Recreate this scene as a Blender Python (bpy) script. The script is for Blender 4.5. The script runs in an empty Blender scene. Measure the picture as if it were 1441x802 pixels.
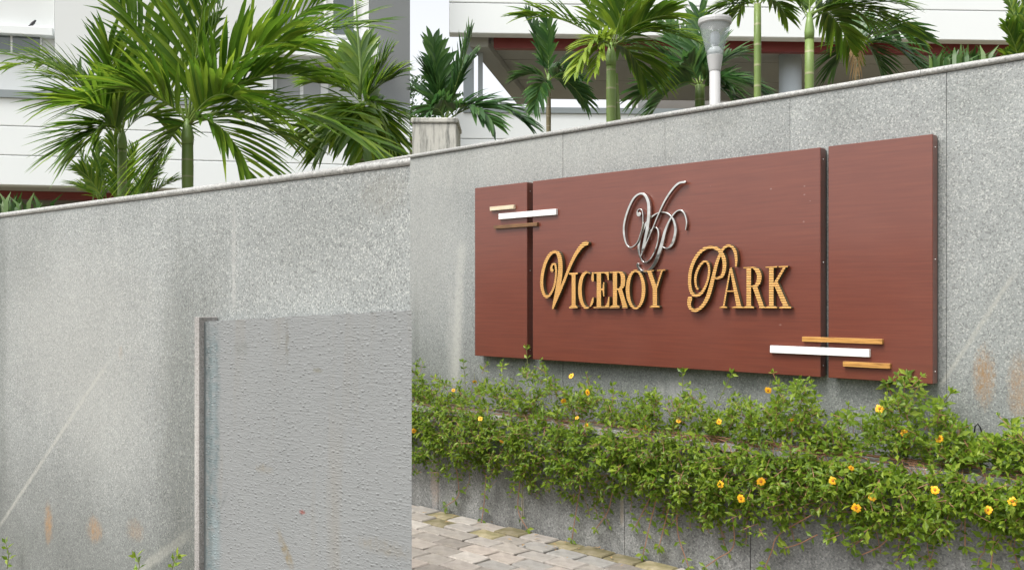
import bpy, math, random
import numpy as np
from mathutils import Vector, Matrix
random.seed(7)
S = bpy.context.scene
COL = S.collection

# ------------------------------------------------------------------ camera, sky, sun, exposure
F, CX, HOR, EYE = 1300.0, 720.5, 419.0, 1.5          # photograph: 1441 x 802 px
cd = bpy.data.cameras.new('camera'); cam = bpy.data.objects.new('camera', cd); COL.objects.link(cam)
cam.location = (0, 0, EYE); cam.rotation_euler = (math.pi/2, 0, 0)
cd.sensor_width = 36; cd.lens = 36*F/1441; cd.shift_y = (HOR-401)/1441
cd.clip_start = 0.05; cd.clip_end = 3000
S.camera = cam

SUN = Vector((-0.53, -0.40, 1.0)).normalized()
w = bpy.data.worlds.new('World'); S.world = w; w.use_nodes = True
nt = w.node_tree; bg = nt.nodes['Background']
sky = nt.nodes.new('ShaderNodeTexSky'); sky.sky_type = 'NISHITA'; sky.sun_disc = False
sky.sun_elevation = math.asin(SUN.z); sky.sun_rotation = math.atan2(SUN.x, SUN.y)
sky.air_density = 1.0; sky.dust_density = 4.0; sky.ozone_density = 1.0
hs = nt.nodes.new('ShaderNodeHueSaturation'); hs.inputs['Saturation'].default_value = 0.15
nt.links.new(sky.outputs[0], hs.inputs['Color']); nt.links.new(hs.outputs[0], bg.inputs['Color'])
bg.inputs['Strength'].default_value = 0.15
sd = bpy.data.lights.new('sun', 'SUN'); sun = bpy.data.objects.new('sun', sd); COL.objects.link(sun)
sd.energy = 1.2; sd.angle = math.radians(24); sd.color = (1.0, 0.96, 0.90)
sun.rotation_euler = SUN.to_track_quat('Z', 'Y').to_euler(); sun.location = (0, 0, 30)
S.view_settings.view_transform = 'Standard'; S.view_settings.look = 'None'
S.view_settings.exposure = 0.98; S.view_settings.gamma = 1.0

# ------------------------------------------------------------------ helpers
def ray(px, py): return Vector(((px-CX)/F, 1.0, (HOR-py)/F))
def at(px, py, Z):
    r = ray(px, py); return Vector((r.x*Z, Z, EYE+r.z*Z))

class Frame:                     # a vertical plane: x along it, y away from the camera, z up
    def __init__(s, O, u):
        s.O = Vector((O[0], O[1])); s.u = Vector(u).normalized(); s.nb = Vector((-s.u.y, s.u.x))
        s.ang = math.atan2(s.u.y, s.u.x)
    def hit(s, px, py=HOR, off=0.0):
        r = ray(px, py); d = s.O.dot(s.nb)+off; Z = d/(r.x*s.nb.x+s.nb.y)
        p = Vector((r.x*Z, Z)); return (p-s.O).dot(s.u), EYE+r.z*Z
    def s(s, px, off=0.0): return s.hit(px, HOR, off)[0]
    def world(s, a, b, z=0.0):
        p = s.O+s.u*a+s.nb*b; return Vector((p.x, p.y, z))
    def put(s, o): o.location = (s.O.x, s.O.y, 0); o.rotation_euler = (0, 0, s.ang)
def proj(p):
    return CX+F*p.x/p.y, HOR-F*(p.z-EYE)/p.y

class MB:
    def __init__(s): s.v = []; s.f = []; s.mi = []
    def add(s, vs, fs, mi=0):
        n = len(s.v); s.v += [tuple(v) for v in vs]
        for f in fs: s.f.append([n+i for i in f]); s.mi.append(mi)
    def hexa(s, b, t, mi=0):     # four bottom, four top corners, both counter-clockwise from above
        s.add(b+t, [(3,2,1,0),(4,5,6,7),(0,1,5,4),(1,2,6,5),(2,3,7,6),(3,0,4,7)], mi)
    def box(s, x0, x1, y0, y1, z0, z1, mi=0, bev=0.0):
        if bev <= 0:
            s.hexa([(x0,y0,z0),(x1,y0,z0),(x1,y1,z0),(x0,y1,z0)], [(x0,y0,z1),(x1,y0,z1),(x1,y1,z1),(x0,y1,z1)], mi); return
        b = bev; V = []
        for z, q in ((z0,b),(z0+b,0),(z1-b,0),(z1,b)):       # rounded edges on every side
            V += [(x0+q+b*(q==0),y0+q,z),(x1-q-b*(q==0),y0+q,z),(x1-q,y0+q+b*(q==0),z),(x1-q,y1-q-b*(q==0),z),
                  (x1-q-b*(q==0),y1-q,z),(x0+q+b*(q==0),y1-q,z),(x0+q,y1-q-b*(q==0),z),(x0+q,y0+q+b*(q==0),z)]
        Fs = [tuple(range(7,-1,-1)), tuple(range(24,32))]
        for k in range(3):
            for i in range(8):
                j = (i+1) % 8; Fs.append((k*8+i, k*8+j, k*8+8+j, k*8+8+i))
        s.add(V, Fs, mi)
    def tube(s, pts, r, n=6, cap=True, mi=0):
        pts = [Vector(p) for p in pts]; V = []; m = len(pts)
        rs = r if isinstance(r, (list, tuple)) else [r]*m
        ref = Vector((0.31, 0.2, 0.93))
        for i, p in enumerate(pts):
            t = (pts[min(i+1, m-1)]-pts[max(i-1, 0)])
            if t.length < 1e-9: t = Vector((0, 0, 1))
            t.normalize(); a = t.cross(ref)
            if a.length < 0.05: a = t.cross(Vector((1, 0, 0)))
            a.normalize(); b = t.cross(a)
            for k in range(n):
                an = 2*math.pi*k/n; V.append(p+(a*math.cos(an)+b*math.sin(an))*rs[i])
        Fs = [(i*n+k, i*n+(k+1) % n, (i+1)*n+(k+1) % n, (i+1)*n+k) for i in range(m-1) for k in range(n)]
        if cap: Fs += [tuple(range(n-1, -1, -1)), tuple(range((m-1)*n, m*n))]
        s.add(V, Fs, mi)
    def lathe(s, c, prof, n=24, mi=0):
        V = [(c[0]+r*math.cos(2*math.pi*k/n), c[1]+r*math.sin(2*math.pi*k/n), c[2]+z) for r, z in prof for k in range(n)]
        m = len(prof)
        Fs = [(i*n+k, i*n+(k+1) % n, (i+1)*n+(k+1) % n, (i+1)*n+k) for i in range(m-1) for k in range(n)]
        Fs += [tuple(range(n-1, -1, -1)), tuple(range((m-1)*n, m*n))]
        s.add(V, Fs, mi)
    def mesh(s, name, mats, smooth=False):
        me = bpy.data.meshes.new(name); me.from_pydata(s.v, [], s.f)
        for m in (mats if isinstance(mats, (list, tuple)) else [mats]): me.materials.append(m)
        if any(s.mi): me.polygons.foreach_set('material_index', s.mi)
        if smooth: me.polygons.foreach_set('use_smooth', [True]*len(s.f))
        me.update(); return me
    def build(s, name, mats, parent=None, smooth=False):
        o = bpy.data.objects.new(name, s.mesh(name, mats, smooth)); COL.objects.link(o)
        if parent: o.parent = parent
        return o

def tag(o, label=None, cat=None, group=None, kind=None):
    for k, v in (('label', label), ('category', cat), ('group', group), ('kind', kind)):
        if v: o[k] = v
    return o
def thing(name, label, cat, loc=(0, 0, 0), group=None, frame=None):
    o = bpy.data.objects.new(name, None); COL.objects.link(o); o.empty_display_size = 0.1; o.location = loc
    if frame: frame.put(o)
    return tag(o, label, cat, group)
def inst(name, me, parent=None):
    o = bpy.data.objects.new(name, me); COL.objects.link(o)
    if parent: o.parent = parent
    return o

# ------------------------------------------------------------------ materials
class NG:
    def __init__(s, name):
        s.m = bpy.data.materials.new(name); s.m.use_nodes = True; s.t = s.m.node_tree
        s.p = s.t.nodes['Principled BSDF']; s.out = s.t.nodes['Material Output']
        s.tc = s.n('ShaderNodeTexCoord'); s.co = s.tc.outputs['Object']
    def n(s, k, **kw):
        a = s.t.nodes.new(k)
        for q, v in kw.items(): setattr(a, q, v)
        return a
    def l(s, a, b): s.t.links.new(a, b)
    def setin(s, sock, v):
        if hasattr(v, 'is_output'): s.l(v, sock)
        else: sock.default_value = v
    def math(s, op, a, b=0.0, c=0.0, clamp=False):
        x = s.n('ShaderNodeMath', operation=op, use_clamp=clamp)
        for i, v in enumerate((a, b, c)): s.setin(x.inputs[i], v)
        return x.outputs[0]
    def scale(s, vec, co=None):
        x = s.n('ShaderNodeMapping'); x.inputs['Scale'].default_value = vec; s.l(co or s.co, x.inputs[0]); return x.outputs[0]
    def noise(s, sc, det=3, rough=0.55, co=None, dist=0.0):
        x = s.n('ShaderNodeTexNoise'); x.inputs['Scale'].default_value = sc; x.inputs['Detail'].default_value = det
        x.inputs['Roughness'].default_value = rough; x.inputs['Distortion'].default_value = dist; s.l(co or s.co, x.inputs[0]); return x.outputs['Fac']
    def voro(s, sc, co=None, feat='F1', out='Distance'):
        x = s.n('ShaderNodeTexVoronoi', feature=feat); x.inputs['Scale'].default_value = sc; s.l(co or s.co, x.inputs[0]); return x.outputs[out]
    def ramp(s, fac, stops, interp='LINEAR'):
        x = s.n('ShaderNodeValToRGB'); e = x.color_ramp; e.interpolation = interp
        while len(e.elements) < len(stops): e.elements.new(0.5)
        for el, (p, c) in zip(e.elements, stops):
            el.position = p; el.color = (*c, 1) if hasattr(c, '__len__') else (c, c, c, 1)
        s.setin(x.inputs[0], fac); return x.outputs[0]
    def mix(s, fac, a, b, mode='MIX'):
        x = s.n('ShaderNodeMix', data_type='RGBA', blend_type=mode); s.setin(x.inputs[0], fac)
        for i, v in ((6, a), (7, b)):
            if hasattr(v, '__len__') and not hasattr(v, 'is_output'): v = (*v, 1)
            s.setin(x.inputs[i], v)
        return x.outputs[2]
    def smooth(s, v, a, b):
        x = s.n('ShaderNodeMapRange', interpolation_type='SMOOTHSTEP'); s.setin(x.inputs[0], v)
        x.inputs[1].default_value = a; x.inputs[2].default_value = b; return x.outputs[0]
    def xyz(s, co=None):
        x = s.n('ShaderNodeSeparateXYZ'); s.l(co or s.co, x.inputs[0]); return x.outputs
    def bump(s, h, strength=0.4, dist=0.01, prev=None):
        x = s.n('ShaderNodeBump'); x.inputs['Strength'].default_value = strength; x.inputs['Distance'].default_value = dist
        s.l(h, x.inputs['Height'])
        if prev is not None: s.l(prev, x.inputs['Normal'])
        return x.outputs[0]
    def streak(s, p, q, wdt, soft):        # mask: 1 within wdt of the segment p-q in the local x-z plane
        X, _, Zz = s.xyz(); dx, dz = q[0]-p[0], q[1]-p[1]; L = math.hypot(dx, dz); ux, uz = dx/L, dz/L
        wob = s.math('MULTIPLY', s.math('SUBTRACT', s.noise(9, 3), 0.5), wdt*3.0)
        d = s.math('ABSOLUTE', s.math('ADD', s.math('ADD', s.math('MULTIPLY', X, -uz), s.math('MULTIPLY', Zz, ux)), p[0]*uz-p[1]*ux))
        d = s.math('ABSOLUTE', s.math('ADD', d, wob))
        a = s.math('SUBTRACT', s.math('ADD', s.math('MULTIPLY', X, ux), s.math('MULTIPLY', Zz, uz)), p[0]*ux+p[1]*uz)
        m = s.math('SUBTRACT', 1.0, s.smooth(d, wdt, wdt+soft))
        m = s.math('MULTIPLY', m, s.smooth(a, -0.02, 0.05)); m = s.math('MULTIPLY', m, s.math('SUBTRACT', 1.0, s.smooth(a, L-0.15, L+0.02)))
        return m
    def blob(s, c, rx, rz):
        X, _, Zz = s.xyz()
        a = s.math('POWER', s.math('DIVIDE', s.math('SUBTRACT', X, c[0]), rx), 2); b = s.math('POWER', s.math('DIVIDE', s.math('SUBTRACT', Zz, c[1]), rz), 2)
        d = s.math('ADD', s.math('ADD', a, b), s.math('ADD', s.math('MULTIPLY', s.math('SUBTRACT', s.noise(9, 6, 0.72, s.scale((1.6, 1, 0.7))), 0.5), 1.8), s.math('MULTIPLY', s.math('SUBTRACT', s.noise(75, 3, 0.6, s.scale((1.7, 1, 0.7))), 0.5), 3.0)))
        return s.math('SUBTRACT', 1.0, s.smooth(d, -0.3, 1.5))
    def done(s, col=None, rough=0.6, nrm=None, metal=0.0, spec=None):
        if col is not None: s.setin(s.p.inputs['Base Color'], (*col, 1) if hasattr(col, '__len__') and not hasattr(col, 'is_output') else col)
        s.setin(s.p.inputs['Roughness'], rough); s.p.inputs['Metallic'].default_value = metal
        if spec is not None: s.p.inputs['Specular IOR Level'].default_value = spec
        if nrm is not None: s.l(nrm, s.p.inputs['Normal'])
        return s.m

def plain(name, c, rough=0.6, metal=0.0, var=0.12, sc=3.0, bmp=0.0, bsc=80, spec=None):
    g = NG(name); f = g.noise(sc, 5)
    col = g.mix(f, [x*(1-var) for x in c], [min(1, x*(1+var)) for x in c])
    nrm = g.bump(g.noise(bsc, 4), bmp, 0.004) if bmp else None
    return g.done(col, rough, nrm, metal, spec)

def granite(name, lo, mid, hi, grain=95, marks=(), mott=0.25, run=0.25, rough=0.55, dirt=None):
    g = NG(name)
    a = g.noise(grain, 3, 0.7); b = g.noise(grain*2.3, 2, 0.6)
    f = g.math('ADD', g.math('MULTIPLY', a, 0.6), g.math('MULTIPLY', b, 0.4))
    c = g.ramp(f, [(0.37, lo), (0.46, mid), (0.53, mid), (0.62, hi)])
    cells = g.voro(grain*1.1, out='Color'); cs = g.n('ShaderNodeSeparateColor'); g.l(cells, cs.inputs[0])
    c = g.mix(g.math('MULTIPLY', g.smooth(cs.outputs[0], 0.80, 0.86), 0.55), c, [x*0.75 for x in lo])
    c = g.mix(g.math('MULTIPLY', g.smooth(cs.outputs[1], 0.84, 0.9), 0.5), c, [min(1, x*1.25) for x in hi])
    m = g.ramp(g.noise(1.4, 5, 0.6), [(0.34, 1-mott), (0.62, 1+mott*0.4)])
    c = g.mix(1.0, c, m, 'MULTIPLY')
    r = g.ramp(g.noise(3.0, 5, 0.65, g.scale((2.6, 1, 0.22))), [(0.36, 1-run), (0.6, 1.0)])
    c = g.mix(1.0, c, r, 'MULTIPLY')
    oi = g.n('ShaderNodeObjectInfo'); c = g.mix(1.0, c, g.ramp(oi.outputs['Random'], [(0, 0.93), (1, 1.05)]), 'MULTIPLY')
    if dirt: # weathering that rises from the foot of the wall
        zz = g.math('ADD', g.xyz()[2], g.math('MULTIPLY', g.math('SUBTRACT', g.noise(4.5, 4), 0.5), dirt[1]))
        c = g.mix(g.math('MULTIPLY', g.math('SUBTRACT', 1.0, g.smooth(zz, dirt[0]-dirt[1], dirt[0]+dirt[1])), dirt[2]), c, g.mix(1.0, c, (0.42, 0.43, 0.41), 'MULTIPLY'))
    for kind, arg, colr, amt in marks:
        mk = g.streak(*arg) if kind == 's' else g.blob(*arg)
        if kind == 'd': c = g.mix(g.math('MULTIPLY', mk, amt), c, g.mix(1.0, c, colr, 'MULTIPLY')); continue
        if kind == 'b' and colr == RUST: mk = g.math('MULTIPLY', mk, g.ramp(g.noise(55, 4, 0.7, g.scale((2.2, 1, 0.45))), [(0.34, 0.15), (0.54, 1.0)]))
        mk = g.math('MULTIPLY', mk, g.math('MULTIPLY', g.ramp(g.noise(40, 3), [(0.3, 0.45), (0.6, 1.0)]), amt))
        c = g.mix(mk, c, colr)
    n1 = g.bump(f, 0.25, 0.002)
    return g.done(c, rough, n1)

def leaf_mat(name, c0, c1, c2, trans=0.3, rough=0.42, spec=0.4):
    g = NG(name)
    oi = g.n('ShaderNodeObjectInfo'); ge = g.n('ShaderNodeNewGeometry')
    r = g.math('FRACT', g.math('ADD', oi.outputs['Random'], ge.outputs['Random Per Island']))
    c = g.ramp(r, [(0.0, c0), (0.5, c1), (1.0, c2)])
    c = g.mix(g.ramp(g.noise(6, 4), [(0.35, 0.0), (0.75, 0.5)]), c, c0)
    g.done(c, rough, spec=spec)
    tr = g.n('ShaderNodeBsdfTranslucent'); hsn = g.n('ShaderNodeHueSaturation'); hsn.inputs['Value'].default_value = 1.5
    g.l(c, hsn.inputs['Color']); g.l(hsn.outputs[0], tr.inputs[0])
    mx = g.n('ShaderNodeMixShader'); mx.inputs[0].default_value = trans
    g.l(g.p.outputs[0], mx.inputs[1]); g.l(tr.outputs[0], mx.inputs[2]); g.l(mx.outputs[0], g.out.inputs[0])
    return g.m

# ------------------------------------------------------------------ planes of the place
nb = (0.6922, 0.7215); dR = 4.72; rx = (577-CX)/F; ZR = dR/(rx*nb[0]+nb[1])
RW = Frame((rx*ZR, ZR), (0.7215, -0.6922))             # long granite wall with the sign
PD = 0.35                                              # planter depth in front of it
LWF = Frame(((577-CX)/F*2.95, 2.95), (0.7764, -0.6302))   # near granite wall on the left
LBF = Frame(((577-CX)/F*17, 17), (0.980, 0.199))       # apartment building
RBF = Frame(((632-CX)/F*18, 18), (0.9988, 0.049))      # canopy building

# ------------------------------------------------------------------ ground and paving
M_ground = plain('soil_ground', (0.17, 0.15, 0.10), 0.9, var=0.3, sc=1.2)
mb = MB(); mb.add([(-900, -900, -0.09), (900, -900, -0.09), (900, 900, -0.09), (-900, 900, -0.09)], [(0, 1, 2, 3)])
tag(mb.build('ground', M_ground), kind='structure')
M_sand = plain('joint_sand', (0.10, 0.085, 0.065), 0.95, var=0.35, sc=20, bmp=0.5)
pav = bpy.data.objects.new('pavement', None); COL.objects.link(pav); RW.put(pav); tag(pav, kind='structure')
mb = MB(); mb.box(-3.5, 7, -PD-7, -PD-0.002, -0.08, -0.018)
o = mb.build('sand_bed', M_sand, pav)
g = NG('paver_stone'); oi = g.n('ShaderNodeObjectInfo'); ge = g.n('ShaderNodeNewGeometry')
rr = g.math('FRACT', g.math('ADD', oi.outputs['Random'], ge.outputs['Random Per Island']))
c = g.ramp(rr, [(0.0, (0.225, 0.20, 0.175)), (0.3, (0.33, 0.30, 0.265)), (0.55, (0.40, 0.345, 0.30)), (0.8, (0.30, 0.288, 0.268)), (1.0, (0.46, 0.42, 0.375))])
c = g.mix(1.0, c, g.ramp(g.noise(14, 6, 0.65), [(0.3, 0.72), (0.65, 1.08)]), 'MULTIPLY')
c = g.mix(g.ramp(g.noise(5, 4), [(0.55, 0.0), (0.8, 0.5)]), c, (0.24, 0.21, 0.15))
M_paver = g.done(c, 0.8, g.bump(g.noise(60, 5), 0.5, 0.004))
g = NG('mossy_paver'); oi = g.n('ShaderNodeObjectInfo')
c = g.ramp(g.noise(9, 5), [(0.3, (0.13, 0.12, 0.055)), (0.5, (0.22, 0.19, 0.10)), (0.75, (0.36, 0.31, 0.22))])
c = g.mix(1.0, c, g.ramp(oi.outputs['Random'], [(0, 0.7), (1, 1.25)]), 'MULTIPLY')
M_moss = g.done(c, 0.9, g.bump(g.noise(60, 5), 0.6, 0.004))

def paver_verts(L, W, h=0.055, rnd=random):
    a, b = L/2, W/2; j = lambda q: rnd.uniform(-q, q)
    V = []
    cor = [(-a+j(.006), -b+j(.005)), (a+j(.006), -b+j(.005)), (a+j(.006), b+j(.005)), (-a+j(.006), b+j(.005))]
    ring = []
    for i in range(4):
        p, q = cor[i], cor[(i+1) % 4]
        ring.append((p[0]*0.985, p[1]*0.985)); ring.append(((p[0]+q[0])/2+j(.003), (p[1]+q[1])/2+j(.003)))
    for x, y in ring: V.append((x, y, -h))
    for x, y in ring: V.append((x, y, -0.007+j(.002)))
    for x, y in ring: V.append((x*(1-.007/a), y*(1-.007/b), j(.0015)))
    V.append((j(.01), j(.01), .001+j(.001)))
    Fs = []
    for k in range(2):
        for i in range(8):
            q = (i+1) % 8; Fs.append((k*8+i, k*8+q, k*8+8+q, k*8+8+i))
    for i in range(8): Fs.append((16+i, 16+(i+1) % 8, 24))
    return V, Fs
PL, PW = 0.222, 0.150
variants = []
for k in range(10):
    for m in (M_paver, M_moss):
        b_ = MB(); b_.add(*paver_verts(PL-0.010, PW-0.009)); variants.append(b_.mesh('paver', m))
rest = MB(); npav = 0
for row in range(34):
    y = -PD-0.006-PW/2-row*PW
    off = (row % 2)*PL*0.5+random.uniform(-.03, .03)
    for k in range(-16, 30):
        x = k*PL+off; W3 = RW.world(x, y, 0)
        if W3.y < 0.4: continue
        px, py = proj(W3)
        if 545 < px < 1040 and py < 830:
            moss = (row == 0 and random.random() < 0.4) or (row == 1 and random.random() < 0.12)
            o = inst('paver', variants[2*random.randrange(10)+(1 if moss else 0)], pav)
            o.location = (x+random.uniform(-.003, .003), y+random.uniform(-.002, .002), random.uniform(-.006, .004))
            o.rotation_euler = (random.uniform(-.014, .014), random.uniform(-.012, .012), random.uniform(-.012, .012)); npav += 1
        else:
            V, Fs = paver_verts(PL-0.010, PW-0.009); rest.add([(v[0]+x, v[1]+y, v[2]) for v in V], Fs)
tag(rest.build('paving_stones', M_paver, pav), kind='stuff')

# ------------------------------------------------------------------ the long granite wall
WH = EYE+(HOR-218)/F*ZR
JX = [1/(1/1427+6.41e-5*k)-635 for k in range(-3, 8)]
js = sorted(RW.s(x) for x in JX); SW = js[5]-js[4]
js = [js[4]+(i-4)*SW for i in range(-3, 13)]; js = [j for j in js if j > -1.3]
pR = lambda x, y: RW.hit(x, y)
PALE = (0.40, 0.395, 0.35); RUST = (0.29, 0.165, 0.065)
marks_R = [('s', (pR(1320, 548), pR(1436, 372), 0.003, 0.014), PALE, 0.55),
           ('b', (pR(1385, 530), 0.05, 0.14), RUST, 0.9), ('b', (pR(1433, 545), 0.05, 0.16), RUST, 0.7),
           ('b', (pR(640, 470), 0.10, 0.45), (0.36, 0.36, 0.335), 0.6),
           ('s', (pR(640, 540), pR(650, 330), 0.015, 0.05), (0.42, 0.42, 0.38), 0.5),
           ('s', (pR(929, 560), pR(930, 525), 0.012, 0.03), (0.42, 0.42, 0.4), 0.5),
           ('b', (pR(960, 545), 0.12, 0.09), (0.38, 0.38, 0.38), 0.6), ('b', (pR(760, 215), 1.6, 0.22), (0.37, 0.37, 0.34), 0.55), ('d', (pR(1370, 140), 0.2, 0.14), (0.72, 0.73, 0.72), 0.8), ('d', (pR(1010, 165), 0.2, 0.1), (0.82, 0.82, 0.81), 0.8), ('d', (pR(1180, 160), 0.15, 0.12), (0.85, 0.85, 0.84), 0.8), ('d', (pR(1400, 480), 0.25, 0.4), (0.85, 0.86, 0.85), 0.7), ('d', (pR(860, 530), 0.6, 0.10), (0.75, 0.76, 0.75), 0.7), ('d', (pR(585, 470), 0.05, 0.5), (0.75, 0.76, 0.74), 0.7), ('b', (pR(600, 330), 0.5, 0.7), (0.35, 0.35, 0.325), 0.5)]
M_gr = granite('grey_granite', (0.135, 0.14, 0.136), (0.240, 0.256, 0.249), (0.38, 0.385, 0.36), 135, marks_R, mott=0.14, run=0.05, rough=0.5, dirt=(1.05, 0.35, 0.35, (0.20, 0.205, 0.20)))
M_grd = granite('dark_planter_granite', (0.12, 0.125, 0.125), (0.235, 0.24, 0.235), (0.37, 0.37, 0.355), 95,
                [('s', (RW.hit(x, 740, -PD), RW.hit(x, 600, -PD), 0.004, 0.012), (0.42, 0.36, 0.29), 0.8) for x in (735, 875, 1048, 1280)] +
                [('b', (RW.hit(612, 680, -PD), 0.05, 0.16), (0.50, 0.40, 0.34), 0.75)], mott=0.3, run=0.3, rough=0.6)
M_cop = granite('coping_granite', (0.18, 0.18, 0.17), (0.32, 0.32, 0.305), (0.43, 0.43, 0.41), 120, mott=0.15, run=0.0, rough=0.45)
M_mortar = plain('wall_core', (0.42, 0.42, 0.40), 0.9)

def coping(parent, s0, s1, y0, y1, z0, h, mat, name, cutA=0.0, cutB=0.0, n=10):     # slab with a rounded front edge
    prof = [(y1, z0), (y1, z0+h)]
    for k in range(n+1):
        a = math.pi/2*(1-2*k/n); prof.append((y0+h/2-math.cos(a)*h/2, z0+h/2+math.sin(a)*h/2))
    b_ = MB(); m = len(prof)
    cut = lambda y, c: c*(y-y0)/(y1-y0)
    V = [(s0+cut(y, cutA), y, z) for y, z in prof]+[(s1+cut(y, cutB), y, z) for y, z in prof]
    Fs = [(i, (i+1) % m, m+(i+1) % m, m+i) for i in range(m)]+[tuple(range(m-1, -1, -1)), tuple(range(m, 2*m))]
    Fs = [tuple(reversed(f)) for f in Fs]
    b_.add(V, Fs); return b_.build(name, mat, parent)

gw = thing('granite_wall', 'long grey granite wall behind the red sign, topped with a rounded coping', 'wall', frame=RW)
b_ = MB(); b_.box(js[0], js[-1], 0.03, 0.25, -0.06, WH-0.032); b_.build('wall_core', M_mortar, gw)
for a, b in zip(js[:-1], js[1:]):
    b_ = MB(); y0 = random.uniform(-.001, .001); b_.box(a+.0007, b-.0007, y0, 0.0285, -0.06, WH-0.033, bev=0.0012); b_.build('granite_slab', M_gr, gw)
cs = [RW.s(931)+(i-2)*1.55 for i in range(0, 7)]; cs = [max(c, js[0]) for c in cs]; cs = [c for i, c in enumerate(cs) if i == 0 or c > cs[i-1]+.1]
for a, b in zip(cs[:-1], cs[1:]):
    coping(gw, a+.001, b-.001, -0.018, 0.262, WH-0.031, 0.031, M_cop, 'coping_stone')

# planter along its foot
LZ = 0.72
pl = thing('granite_planter', 'low dark granite planter running along the foot of the sign wall', 'planter', frame=RW)
b_ = MB(); b_.box(js[0], js[-1]+2, -PD+0.025, -PD+0.09, -0.06, LZ-0.04); b_.build('planter_core', M_mortar, pl)
pj = RW.s(735, -PD); pk = [pj+(i-4)*SW for i in range(0, 12)]
for a, b in zip(pk[:-1], pk[1:]):
    b_ = MB(); b_.box(a+.002, b-.002, -PD+random.uniform(0, .002), -PD+0.024, -0.06, LZ-0.041, bev=0.0015); b_.build('granite_slab', M_grd, pl)
    b_ = MB(); b_.box(a+.1, b+.099, -PD-0.022, -PD+0.13, LZ-0.04, LZ, bev=0.003); b_.build('ledge_slab', M_cop, pl)
M_soil = plain('planter_soil', (0.07, 0.05, 0.03), 0.95, var=0.4, sc=20, bmp=0.8, bsc=50)
b_ = MB(); b_.box(js[0], js[-1], -PD+0.135, -0.003, 0.4, LZ-0.025); b_.build('soil', M_soil, pl)

# ------------------------------------------------------------------ near wall on the left
LH = EYE+(HOR-222)/F*2.95
pL = lambda x, y: LWF.hit(x, y)
marks_L = [('s', (pL(-4, 745), pL(158, 500), 0.003, 0.014), PALE, 0.55), ('s', (pL(185, 810), pL(276, 744), 0.010, 0.02), PALE, 0.45),
           ('b', (pL(68, 737), 0.045, 0.10), RUST, 1.0), ('b', (pL(133, 745), 0.07, 0.06), RUST, 0.85), ('b', (pL(190, 745), 0.07, 0.05), RUST, 0.45), ('b', (pL(170, 496), 0.02, 0.03), RUST, 0.35),
           ('s', (pL(24, 560), pL(25, 500), 0.001, 0.003), (0.1, 0.1, 0.1), 0.8),
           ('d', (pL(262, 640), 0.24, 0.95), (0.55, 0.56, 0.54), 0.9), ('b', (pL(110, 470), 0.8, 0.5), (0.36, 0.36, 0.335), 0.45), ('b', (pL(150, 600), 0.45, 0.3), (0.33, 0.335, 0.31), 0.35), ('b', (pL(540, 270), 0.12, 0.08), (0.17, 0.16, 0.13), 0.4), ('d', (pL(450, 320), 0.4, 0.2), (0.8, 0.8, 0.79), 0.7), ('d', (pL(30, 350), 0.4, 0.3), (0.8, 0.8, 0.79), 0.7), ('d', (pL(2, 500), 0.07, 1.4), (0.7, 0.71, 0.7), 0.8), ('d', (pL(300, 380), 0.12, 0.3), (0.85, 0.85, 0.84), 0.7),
           ('s', (pL(329, 440), pL(329, 270), 0.006, 0.012), (0.36, 0.36, 0.34), 0.45)]
M_grl = granite('near_granite', (0.095, 0.10, 0.098), (0.240, 0.256, 0.249), (0.41, 0.415, 0.39), 180, marks_L, mott=0.12, run=0.02, rough=0.5, dirt=(0.62, 0.42, 0.72, (0.085, 0.09, 0.086)))
lw = thing('granite_wall', 'near speckled granite wall at the left with palms behind it', 'wall', frame=LWF)
ray577 = Vector(((577-CX)/F, 1.0)); MIT = (ray577.dot(LWF.u)/ray577.dot(LWF.nb))*1.12      # slope of the splayed end
def splay(b_, s0, y0, y1, z0, z1, z1r=None):     # block whose right end is cut on the splay; its end passes x = MIT*y
    z1r = z1 if z1r is None else z1r
    e0, e1 = MIT*y0, MIT*y1
    b_.hexa([(s0, y0, z0), (e0, y0, z0), (e1, y1, z0), (s0, y1, z0)], [(s0, y0, z1), (e0, y0, z1r), (e1, y1, z1r), (s0, y1, z1)])
b_ = MB(); splay(b_, -6, 0.031, 0.20, -0.06, LH-0.026); b_.build('wall_core', M_mortar, lw)
lj = [pL(329, 400)[0]+0.92*(i-6) for i in range(0, 7)]
for a, b in zip(lj[:-1], lj[1:]):
    b_ = MB(); b_.box(a+.0002, b-.0002, 0, 0.03, -0.06, LH-0.027); b_.build('granite_slab', M_grl, lw)
b_ = MB(); splay(b_, lj[-1]+.0002, 0, 0.03, -0.06, LH-0.027); b_.build('granite_slab', M_grl, lw)
cl = [-0.02, -2.2, -4.0, -6.0]
for i in range(3):
    coping(lw, cl[i+1]+.001, cl[i] if i else -MIT*0.012, -0.012, 0.21, LH-0.025, 0.025, M_cop, 'coping_stone', cutB=0 if i else MIT*0.222)

# rendered dwarf wall fixed against it
RO = -0.06
pP = lambda x, y: LWF.hit(x, y, RO)
g = NG('rough_render')
spl = g.noise(105, 2, 0.5, g.scale((0.8, 1, 1.2))); spl2 = g.noise(70, 4, 0.6, g.scale((0.30, 1, 2.2)))
def dots(sc, lo, hi, keep, shp):
    co_ = g.scale(shp); d_ = g.voro(sc, co_); q_ = g.n('ShaderNodeSeparateColor'); g.l(g.voro(sc, co_, out='Color'), q_.inputs[0])
    return g.math('MULTIPLY', g.math('SUBTRACT', 1.0, g.smooth(d_, lo, hi)), g.math('MULTIPLY', g.smooth(q_.outputs[0], keep, keep+.03), g.math('ADD', .4, g.math('MULTIPLY', q_.outputs[1], .6))))
bl = g.math('ADD', dots(75, .10, .46, .55, (.62, 1, 1.15)), g.math('MULTIPLY', dots(150, .1, .5, .5, (.6, 1, 1.2)), .6))
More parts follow.
